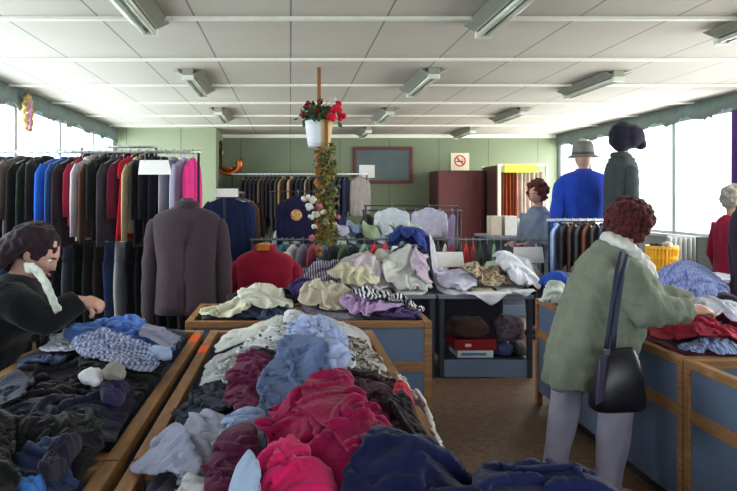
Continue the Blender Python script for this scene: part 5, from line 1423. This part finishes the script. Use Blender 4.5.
def face_bits(c, R, parent, s=1.0, brow=None):
    c = Vector(c); P = lambda x, y, z: c + R @ Vector((x * s, y * s, z * s))
    for sx in (-1, 1):
        e = obj('eye', MB().ball(P(sx * .03, .0715, .013), .012 * s, 14, 10), M_EYE, parent, smooth=True)
        obj('iris', MB().ball(P(sx * .03, .0785, .0115), .0066 * s, 10, 8), M_IRIS, e, smooth=True)
        obj('eyebrow', MB().tube([P(sx * .014, .092, .03), P(sx * .03, .0905, .036), P(sx * .047, .078, .031)], [.0028 * s, .0036 * s, .002 * s], 6), brow or M_BROW, parent, smooth=True)
    obj('lips', MB().tube([P(-.021, .083, -.06), P(-.009, .0955, -.0575), P(0, .0975, -.0595), P(.009, .0955, -.0575), P(.021, .083, -.06)], [.002, .005, .0055, .005, .002], 8, flat=1.2), M_LIPS, parent, smooth=True)

def hand_shape(mb, W, f, n, side, s=1.0, curl=.5, spread=.12):
    """palm and five fingers; f towards the fingertips, n out of the back of the hand, side towards the thumb"""
    W = Vector(W); f = Vector(f).normalized(); n = Vector(n); n = (n - f * n.dot(f)).normalized(); t_ = Vector(side); t_ = (t_ - f * t_.dot(f) - n * t_.dot(n)).normalized()
    rg = []
    for d, w, h in ((-.02, .026, .02), (.01, .03, .02), (.04, .04, .017), (.07, .044, .015), (.09, .042, .013)):
        rg.append([W + f * d * s + (t_ * w * math.cos(a) + n * h * math.sin(a)) * s for a in np.linspace(0, 2 * PI, 20, endpoint=False)])
    mb.loft(rg)
    for off, L, cu in ((.032, .072, .9), (.011, .08, 1.0), (-.011, .075, 1.08), (-.031, .06, 1.2)):
        p = W + (f * .085 + t_ * off) * s; d = (f + t_ * (off / .032) * spread).normalized(); pts = [p - f * .012 * s, p]; a = 0
        for seg, k in ((.45, .35), (.32, .6), (.23, .5)):
            a += curl * cu * k * 1.4; p = p + (d * math.cos(a) - n * math.sin(a)) * L * seg * s; pts.append(p)
        mb.tube(pts, [.0095 * s, .0098 * s, .009 * s, .0082 * s, .0065 * s], 12)
    p = W + (f * .025 + t_ * .024) * s
    pts = [p - t_ * .01 * s, p + (f * .018 + t_ * .022 - n * .004) * s, p + (f * .046 + t_ * .034 - n * .016) * s, p + (f * .068 + t_ * .034 - n * .028) * s]
    mb.tube(pts, [.014 * s, .0125 * s, .0105 * s, .0075 * s], 12)

def leg_shape(mb, hip, knee, ankle, toe, k=1.0):
    hip, knee, ankle, toe = map(Vector, (hip, knee, ankle, toe))
    calf = knee.lerp(ankle, .3); calf += (calf - (ankle + toe) / 2) * 0
    mb.tube([hip, hip.lerp(knee, .5), knee, calf, knee.lerp(ankle, .7), ankle], [.088 * k, .072 * k, .054 * k, .054 * k, .04 * k, .034 * k], 18)
    mb.tube([ankle + Vector((0, 0, .01)), ankle.lerp(toe, .3) + Vector((0, 0, -.02)), ankle.lerp(toe, .75), toe], [.03 * k, .026 * k, .02 * k, .012 * k], 12)

def shoe(ankle, toe, mat, parent):
    a, b = Vector(ankle), Vector(toe); d = (b - a); d.z = 0; d.normalize(); s = Vector((-d.y, d.x, 0)); rg = []
    heel = Vector((a.x, a.y, 0)) - d * .05; L = (Vector((b.x, b.y, 0)) - heel).length + .03
    for u, w, h in ((0, .02, .05), (.06, .034, .085), (.25, .036, .1), (.45, .038, .075), (.65, .045, .055), (.85, .042, .045), (.97, .022, .03), (1, .006, .015)):
        c_ = heel + d * L * u
        rg.append([c_ + s * w * math.cos(t) + Vector((0, 0, max(.002, h * (.5 + .5 * math.sin(t))))) for t in np.linspace(0, 2 * PI, 16, endpoint=False)])
    obj('shoe', MB().loft(rg), mat, parent, smooth=True)

def curly(c, r, n, ball, seed, cut, voxel=.008, disp=.006):
    rs = np.random.RandomState(seed); c = Vector(c); mb = MB().ball(c, [q * .9 for q in r], 24, 18)
    k = 0
    while k < n:
        d = Vector(rs.normal(size=3)).normalized()
        if cut(d): continue
        mb.ball(c + Vector((d.x * r[0], d.y * r[1], d.z * r[2])), ball * rs.uniform(.7, 1.25), 10, 8); k += 1
    return fuse(mb, voxel, 1, disp=wrinkle(seed, disp, .03))

# ---------- woman in the green coat, leaning over the counter, seen from behind her right shoulder
def G(px, py, dy=0.0): return at(px, py, 3.25 + dy)
wg = thing('person', 'woman with curly auburn hair in a grey-green coat leaning over the counter', 'person', (1.5, 3.25, 0))
hd = G(632, 224, .0); Rg = frame_of((.9, .22, -.42))
mb = MB(); head_shape(mb, hd, Rg, .98)
mb.tube([G(616, 262), G(622, 248), hd + Rg @ Vector((0, -.02, -.07))], [.075, .058, .055], 18)
mb.loft([ring(G(px, py), (w_, 0, w_ * .25), (0, d_, 0), 20) for px, py, w_, d_ in ((580, 350, .1, .13), (592, 320, .1, .13), (606, 288, .11, .15), (615, 264, .09, .15), (618, 254, .05, .08))])
shR, elR, wrR = G(626, 272, -.17), G(648, 310, -.24), G(689, 311, -.2)
shL, elL, wrL = G(626, 268, .2), G(652, 300, .3), G(690, 300, .3)
for a_, b_, c_ in ((shR, elR, wrR), (shL, elL, wrL)): mb.tube([a_, a_.lerp(b_, .5), b_, b_.lerp(c_, .5), c_], [.05, .045, .038, .034, .026], 14)
hand_shape(mb, wrR, (1, .12, .1), (-.1, -.35, 1), (.1, .8, .2), .95, .75)
hand_shape(mb, wrL, (1, -.2, -.05), (0, .3, 1), (.1, -.8, 0), .95, .6)
legs = [((1.60, 3.14, .74), (1.60, 3.13, .44), (1.56, 3.14, .1), (1.70, 3.13, .04)), ((1.50, 3.36, .74), (1.46, 3.37, .44), (1.40, 3.38, .1), (1.53, 3.37, .04))]
for l in legs: leg_shape(mb, *l, .9)
me = fuse(mb, .006, 2)
fused('body', me, M_SKIN, wg)
face_bits(hd, Rg, wg, .98)
mb = MB()
for h_, k_, a_, t_ in legs:
    h_, k_, a_ = Vector(h_), Vector(k_), Vector(a_)
    mb.tube([h_, h_.lerp(k_, .5), k_, k_.lerp(a_, .35), k_.lerp(a_, .75), a_ + Vector((0, 0, -.03))], [.1, .088, .074, .072, .064, .06], 20)
mb.ball((1.56, 3.25, .76), (.13, .2, .12), 18, 12)
fused('trousers', fuse(mb, .009, 3, disp=wrinkle(3, .005, .07, (0, 0, 1))), fabric((178, 174, 194)), wg)
for h_, k_, a_, t_ in legs: shoe(a_, t_, plain((52, 46, 54), .5), wg)
secs = [((545, 385), (611, 374), .2), ((548, 368), (622, 360), .21), ((553, 345), (632, 345), .215), ((560, 322), (638, 330), .21), ((567, 300), (640, 312), .21), ((574, 282), (642, 296), .215), ((583, 263), (644, 280), .21), ((592, 250), (642, 268), .17), ((602, 241), (636, 257), .11), ((608, 238), (632, 249), .075)]
rg = []
for (a, b, d_) in secs:
    pa, pb = G(*a), G(*b); rg.append(ring((pa + pb) / 2, (pb - pa) / 2, (0, d_, 0), 40, 2.4))
mb = MB().loft(rg)
for s_, e_, w_, sg in ((shR, elR, wrR, -1), (shL, elL, wrL, 1)):
    mb.tube([s_ + Vector((-.03, -sg * .02, .02)), s_ + Vector((.0, 0, -.02)), s_.lerp(e_, .5), e_, e_.lerp(w_, .5), e_.lerp(w_, .97)], [.085, .1, .098, .09, .076, .06], 24)
gd = wrinkle(11, .007, .12, (0, 0, 1)); gd2 = wrinkle(12, .0035, .05)
coat = fused('coat', fuse(mb, .01, 6, disp=lambda q: gd(q) + gd2(q)), fabric((132, 138, 122)), wg)
# shawl collar, white
mb = MB()
pts = [G(650, 284, -.09), G(644, 268, -.135), G(634, 253, -.13), G(621, 243, -.1), G(609, 238, -.02), G(606, 238, .06), G(616, 241, .12), G(632, 250, .13), G(648, 266, .1), G(652, 280, .02)]
fine = []
for i in range(len(pts) - 1):
    for q in range(4): fine.append(pts[i].lerp(pts[i + 1], q / 4))
fine.append(pts[-1]); fine = [sum((fine[max(0, min(len(fine) - 1, i + d))] for d in (-2, -1, 0, 1, 2)), Vector()) / 5 for i in range(len(fine))]
mb.tube(fine, [.034] * len(fine), 14, flat=1.0)
fused('collar', fuse(mb, .008, 2, disp=wrinkle(8, .005, .03)), fabric((222, 220, 214)), wg)
hc_ = hd + Vector((-.016, .0, .02))
fused('hair', curly(hc_, (.093, .1, .095), 190, .026, 4, lambda d: (Rg.transposed() @ d).y > .55 and (Rg.transposed() @ d).z < .45), fabric((98, 44, 44), 'floral', (58, 24, 28), 2.2), wg)
# handbag on its long strap
hb = thing('handbag', 'black leather shoulder bag hanging at the hip of the woman in green', 'handbag', tuple(at(620, 408, 2.9)))
M_LEATHER = plain((26, 24, 34), .32, var=.2, spec=.5, name='leather')
rg = []
for py, xa, xb, d_ in ((410, 593, 640, .055), (407, 590, 643, .065), (396, 591, 643, .07), (378, 596, 641, .062), (362, 602, 638, .045), (352, 606, 634, .022), (349, 608, 632, .008)):
    pa, pb = at(xa, py, 2.9), at(xb, py - 2, 2.9); rg.append(ring((pa + pb) / 2, (pb - pa) / 2, (0, d_, 0), 28, 3.2))
obj('bag_body', MB().loft(rg), M_LEATHER, hb, smooth=True)
obj('side_flap', MB().obox(at(601, 380, 2.842), Vector((.018, .002, .01)), Vector((0, .004, 0)), Vector((.014, .012, .1))), plain((66, 58, 84), .25), hb, bevel=.003)
obj('buckle', MB().obox(at(607, 352, 2.865), (.014, 0, 0), (0, .005, 0), (0, 0, .014)), plain((150, 146, 150), .25, .9), hb, bevel=.003)
obj('strap', MB().tube([at(613, 350, 2.89), at(614.5, 330, 2.905), at(618, 300, 2.95), at(623, 272, 2.965), G(628, 256, -.215), G(622, 253, -.235), at(617.5, 270, 2.965), at(613, 300, 2.95), at(609, 330, 2.91), at(606, 351, 2.89)], .013, 8, flat=.35, up=(0, 1, 0)), plain((44, 48, 74), .5), hb, smooth=True)

# ---------- woman in black at the dark bin
def B(px, py, dy=0.0): return at(px, py, 3.02 + dy)
wb = thing('person', 'dark-haired woman in a black coat with a white scarf bending over the dark bin', 'person', (-1.5, 3.02, 0))
hd = B(39, 254, -.01); Rb = frame_of((.84, -.12, -.53))
mb = MB(); head_shape(mb, hd, Rb, 1.0)
mb.tube([B(16, 290), B(22, 276), hd + Rb @ Vector((0, -.03, -.06))], [.08, .06, .056], 18)
mb.loft([ring(B(px, py), (w_, 0, w_ * .3), (0, d_, 0), 20) for px, py, w_, d_ in ((-34, 372, .11, .14), (-22, 345, .1, .14), (-4, 315, .11, .16), (10, 292, .09, .15), (18, 280, .05, .08))])
shR, elR, wrR = B(12, 300, -.17), B(46, 322, -.2), B(80, 300, -.12)
shL, elL, wrL = B(20, 296, .19), B(50, 312, .28), B(77, 304, .2)
for a_, b_, c_ in ((shR, elR, wrR), (shL, elL, wrL)): mb.tube([a_, a_.lerp(b_, .5), b_, b_.lerp(c_, .5), c_], [.05, .045, .038, .034, .026], 14)
hand_shape(mb, wrR, (.95, .1, -.2), (.15, -.4, .9), (.2, .8, .3), .86, 1.0)
hand_shape(mb, wrL, (.95, -.2, -.25), (.1, .3, .9), (0, -.9, .2), .86, 1.0)
legs = [((-1.55, 2.92, .8), (-1.52, 2.9, .45), (-1.53, 2.9, .1), (-1.38, 2.9, .04)), ((-1.57, 3.12, .8), (-1.56, 3.14, .45), (-1.58, 3.14, .1), (-1.43, 3.14, .04))]
for l in legs: leg_shape(mb, *l, .92)
fused('body', fuse(mb, .006, 2), M_SKIN2, wb)
face_bits(hd, Rb, wb)
mb = MB()
for h_, k_, a_, t_ in legs:
    h_, k_, a_ = Vector(h_), Vector(k_), Vector(a_)
    mb.tube([h_, h_.lerp(k_, .5), k_, k_.lerp(a_, .5), a_ + Vector((0, 0, .02))], [.1, .086, .072, .066, .056], 18)
fused('trousers', fuse(mb, .01, 2), fabric((34, 34, 40)), wb)
for h_, k_, a_, t_ in legs: shoe(a_, t_, plain((30, 28, 30), .5), wb)
secs = [((-82, 432), (-6, 430), .2), ((-72, 396), (2, 392), .21), ((-62, 368), (10, 366), .2), ((-48, 342), (24, 342), .2), ((-34, 320), (44, 326), .205), ((-22, 300), (50, 310), .215), ((-12, 286), (46, 294), .2), ((0, 276), (40, 284), .15), ((8, 270), (34, 277), .09)]
rg = []
for (a, b, d_) in secs:
    pa, pb = B(*a), B(*b); rg.append(ring((pa + pb) / 2, (pb - pa) / 2, (0, d_, 0), 40, 2.4))
mb = MB().loft(rg)
for s_, e_, w_, sg in ((shR, elR, wrR, -1), (shL, elL, wrL, 1)):
    mb.tube([s_ + Vector((-.03, -sg * .02, .02)), s_, s_.lerp(e_, .5), e_, e_.lerp(w_, .5), e_.lerp(w_, .99)], [.085, .09, .08, .072, .062, .05], 22)
fused('coat', fuse(mb, .01, 5, disp=wrinkle(21, .007, .12, (0, 0, 1))), fabric((26, 26, 30)), wb)
pts = [B(26, 268, -.13), B(33, 268, -.17), B(40, 274, -.2), B(46, 284, -.235), B(52, 297, -.265), B(58, 312, -.275)]
fine = []
for i in range(len(pts) - 1):
    for q in range(4): fine.append(pts[i].lerp(pts[i + 1], q / 4))
fine.append(pts[-1])
fused('scarf', fuse(MB().tube(fine, [.027 + .002 * math.sin(i * 1.1) for i in range(len(fine))], 14, flat=.45, up=(0, -1, 0)), .005, 2, disp=wrinkle(2, .003, .03)), fabric((214, 218, 206)), wb)
# long dark hair: cap plus a mass falling over the collar
Rt = Rb.transposed()
mb = MB()
hc_ = hd + Rb @ Vector((0, -.026, .03)); rg = []
mb.ball(hc_, (.094, .106, .104), 28, 20, Rb)
for k in range(46):
    a = -2.5 + 5.0 * k / 45    # strands from the crown back and down
    p0 = hc_ + Rb @ Vector((.06 * math.sin(a), -.01 - .04 * (1 - abs(a) / 2.5), .085))
    side = math.sin(a * .6)
    p1 = hc_ + Rb @ Vector((.108 * side, -.1 * math.cos(a * .6), .03))
    p2 = hc_ + Rb @ Vector((.108 * side, -.12 * math.cos(a * .6) - .02, -.07))
    p3 = p2 + Vector((-.07 - .03 * math.cos(a), 0, -.1 - .03 * math.cos(k * 1.7)))
    if abs(side) > .9: p2 = hc_ + Rb @ Vector((.1 * side, -.05, -.07)); p3 = p2 + Vector((-.06, 0, -.08))
    mb.tube([p0, p1, p2, p3], [.022, .028, .028, .014], 8)
out = fuse(mb, .007, 7, .6, disp=wrinkle(9, .004, .03))
fused('hair', out, fabric((52, 38, 46)), wb)

# ---------- standing figures further off
def standing(label, x, y, rz, head_px, Yh, look, top_col, top_name, trouser_col, hair, sc=1.0, arms='down', hair_cut=None, hair_r=(.1, .115, .115), ball=.022, top_pat=(), seed=1, hem=.62, sleeve_col=None):
    hd = at(head_px[0], head_px[1], Yh); x, y = hd.x - look[0] * .03, hd.y - look[1] * .03; H = hd.z
    t = thing('person', label, 'person', (x, y, 0)); R = Matrix.Rotation(rz, 3, 'Z'); Rh = frame_of(look)
    k = H / 1.5; P = lambda a, b, c: Vector((x, y, 0)) + R @ Vector((a, b, c * k))
    mb = MB(); head_shape(mb, hd, Rh, .97)
    mb.tube([P(0, 0, 1.31), P(0, 0, 1.36), hd + Rh @ Vector((0, -.02, -.07))], [.07, .055, .054], 16)
    mb.loft([ring(P(0, 0, z), R @ Vector((a, 0, 0)), R @ Vector((0, b, 0)), 20) for z, a, b in ((.76, .15, .1), (.95, .13, .09), (1.15, .16, .1), (1.29, .15, .08), (1.34, .07, .06))])
    arm = []
    for sx in (-1, 1):
        s_ = P(sx * .175, 0, 1.275)
        e_, w_ = (P(sx * .23, -.02, .98), P(sx * .22, .08, .77)) if arms == 'down' else (P(sx * .22, .04, .98), P(sx * .1, .27, .98))
        arm.append((s_, e_, w_)); mb.tube([s_, s_.lerp(e_, .5), e_, e_.lerp(w_, .5), w_], [.048, .042, .036, .032, .025], 12)
        f = (w_ - e_).normalized(); hand_shape(mb, w_, f, R @ Vector((sx, 0, .3)) if arms == 'down' else Vector((0, 0, 1)), R @ Vector((0, 1, 0)) if arms == 'down' else R @ Vector((-sx, 0, 0)), .92, .4)
    legs = [(P(sx * .09, 0, .76), P(sx * .095, .015, .43), P(sx * .095, -.01, .09), P(sx * .11, .14, .035)) for sx in (-1, 1)]
    for l in legs: leg_shape(mb, *l, .92)
    fused('body', fuse(mb, .008, 2), M_SKIN, t); face_bits(hd, Rh, t, .97)
    mb = MB()
    for h_, k_, a_, t_ in legs: mb.tube([h_, h_.lerp(k_, .5), k_, k_.lerp(a_, .5), a_ + Vector((0, 0, .02))], [.098, .085, .07, .064, .054], 16)
    mb.ball(P(0, 0, .78), (.165, .125, .1), 16, 10, R)
    fused('trousers', fuse(mb, .012, 2), fabric(trouser_col), t)
    for h_, k_, a_, t_ in legs: shoe(a_, t_, plain((44, 40, 42), .5), t)
    rg = [ring(P(0, 0, z), R @ Vector((a, 0, 0)), R @ Vector((0, b, 0)), 28, 2.3) for z, a, b in ((hem, .195, .145), (.8, .185, .14), (1.0, .175, .13), (1.14, .185, .13), (1.25, .19, .12), (1.31, .15, .1), (1.35, .085, .078), (1.37, .07, .068))]
    mb = MB().loft(rg)
    for s_, e_, w_ in arm: mb.tube([s_ + Vector((0, 0, .01)), s_.lerp(e_, .3), e_, e_.lerp(w_, .5), e_.lerp(w_, .95)], [.066, .068, .06, .054, .044], 18)
    fused(top_name, fuse(mb, .01, 4, disp=wrinkle(seed, .006, .1, (0, 0, 1))), fabric(top_col, *top_pat), t)
    hc_ = hd + Rh @ Vector((0, -.022, .03)); Rt = Rh.transposed()
    cut = hair_cut or (lambda d: (Rt @ d).y > .45 and (Rt @ d).z < .55)
    fused('hair', curly(hc_, hair_r, 150, ball, seed, cut, .009, .004), fabric(hair), t)
    return t
standing('woman with short reddish-brown hair in a grey denim top behind the white boxes', 0, 0, PI * .62, (537, 194), 6.9, (-.75, -.55, -.3), (126, 138, 158), 'denim_top', (60, 62, 74), (92, 50, 42), arms='reach', seed=5)
standing('grey-haired woman in a crimson jacket at the picture edge behind the counter', 0, 0, -1.5, (736, 201), 5.9, (.95, .25, -.2), (156, 28, 66), 'crimson_jacket', (50, 50, 60), (172, 166, 160), seed=7, hair_r=(.096, .11, .108))
# dark padded coat on the coat stand
cq = worn('dark_coat', 'very dark purple coat hanging on the coat stand at the picture edge', 'coat', fabric((44, 34, 56)), 2.97, 4.05, 1.5, PI / 2, L=.62, sh=.17, hem=.2, depth=.1, sl=.6, slx=0, seed=9)
# ------------------------------------------------------------------ light and camera
w = bpy.data.worlds.new('sky'); bpy.context.scene.world = w; w.use_nodes = True
bg = w.node_tree.nodes['Background']; bg.inputs[0].default_value = (.86, .94, 1.0, 1); bg.inputs[1].default_value = 2.6
def window_light(name, loc, rot, sx, sy, power, col):
    l = bpy.data.lights.new(name, 'AREA'); l.shape = 'RECTANGLE'; l.size = sx; l.size_y = sy; l.energy = power; l.color = col
    o = bpy.data.objects.new(name, l); C.objects.link(o); o.location = loc; o.rotation_euler = rot
window_light('daylight_right', (XR + .5, 7.2, 1.9), (0, math.radians(84), 0), 2.0, 9, 640, (1, .96, .9))
window_light('daylight_left', (XL - .5, 6.6, 1.9), (0, math.radians(-84), 0), 2.0, 7.5, 420, (.88, .95, 1))

window_light('added_fill_near', (1.0, YN - .5, 1.75), (math.radians(86), 0, 0), 6.4, 1.6, 120, (.84, .92, 1))  # added cool fill through the made-up window behind the camera

cam = bpy.data.cameras.new('camera'); co = bpy.data.objects.new('camera', cam); C.objects.link(co)
co.location = (0, 0, CZ); co.rotation_euler = (PI / 2, 0, 0)
cam.sensor_width = 36.0; cam.lens = F / 737 * 36.0
cam.shift_x = (368.5 - VX) / 737; cam.shift_y = -(245.5 - VY) / 737
cam.clip_start = .05
bpy.context.scene.camera = co
sc_ = bpy.context.scene
sc_.view_settings.view_transform = 'Standard'
sc_.view_settings.look = 'None'
sc_.view_settings.exposure = 0.0
sc_.cycles.use_denoising = True
sc_.cycles.max_bounces = 8
sc_.cycles.diffuse_bounces = 5
sc_.cycles.transparent_max_bounces = 8

vs_ = sc_.view_settings; vs_.use_curve_mapping = True
cv = vs_.curve_mapping.curves[3]
cv.points.new(.2, .185); cv.points.new(.7, .73)
vs_.curve_mapping.update()
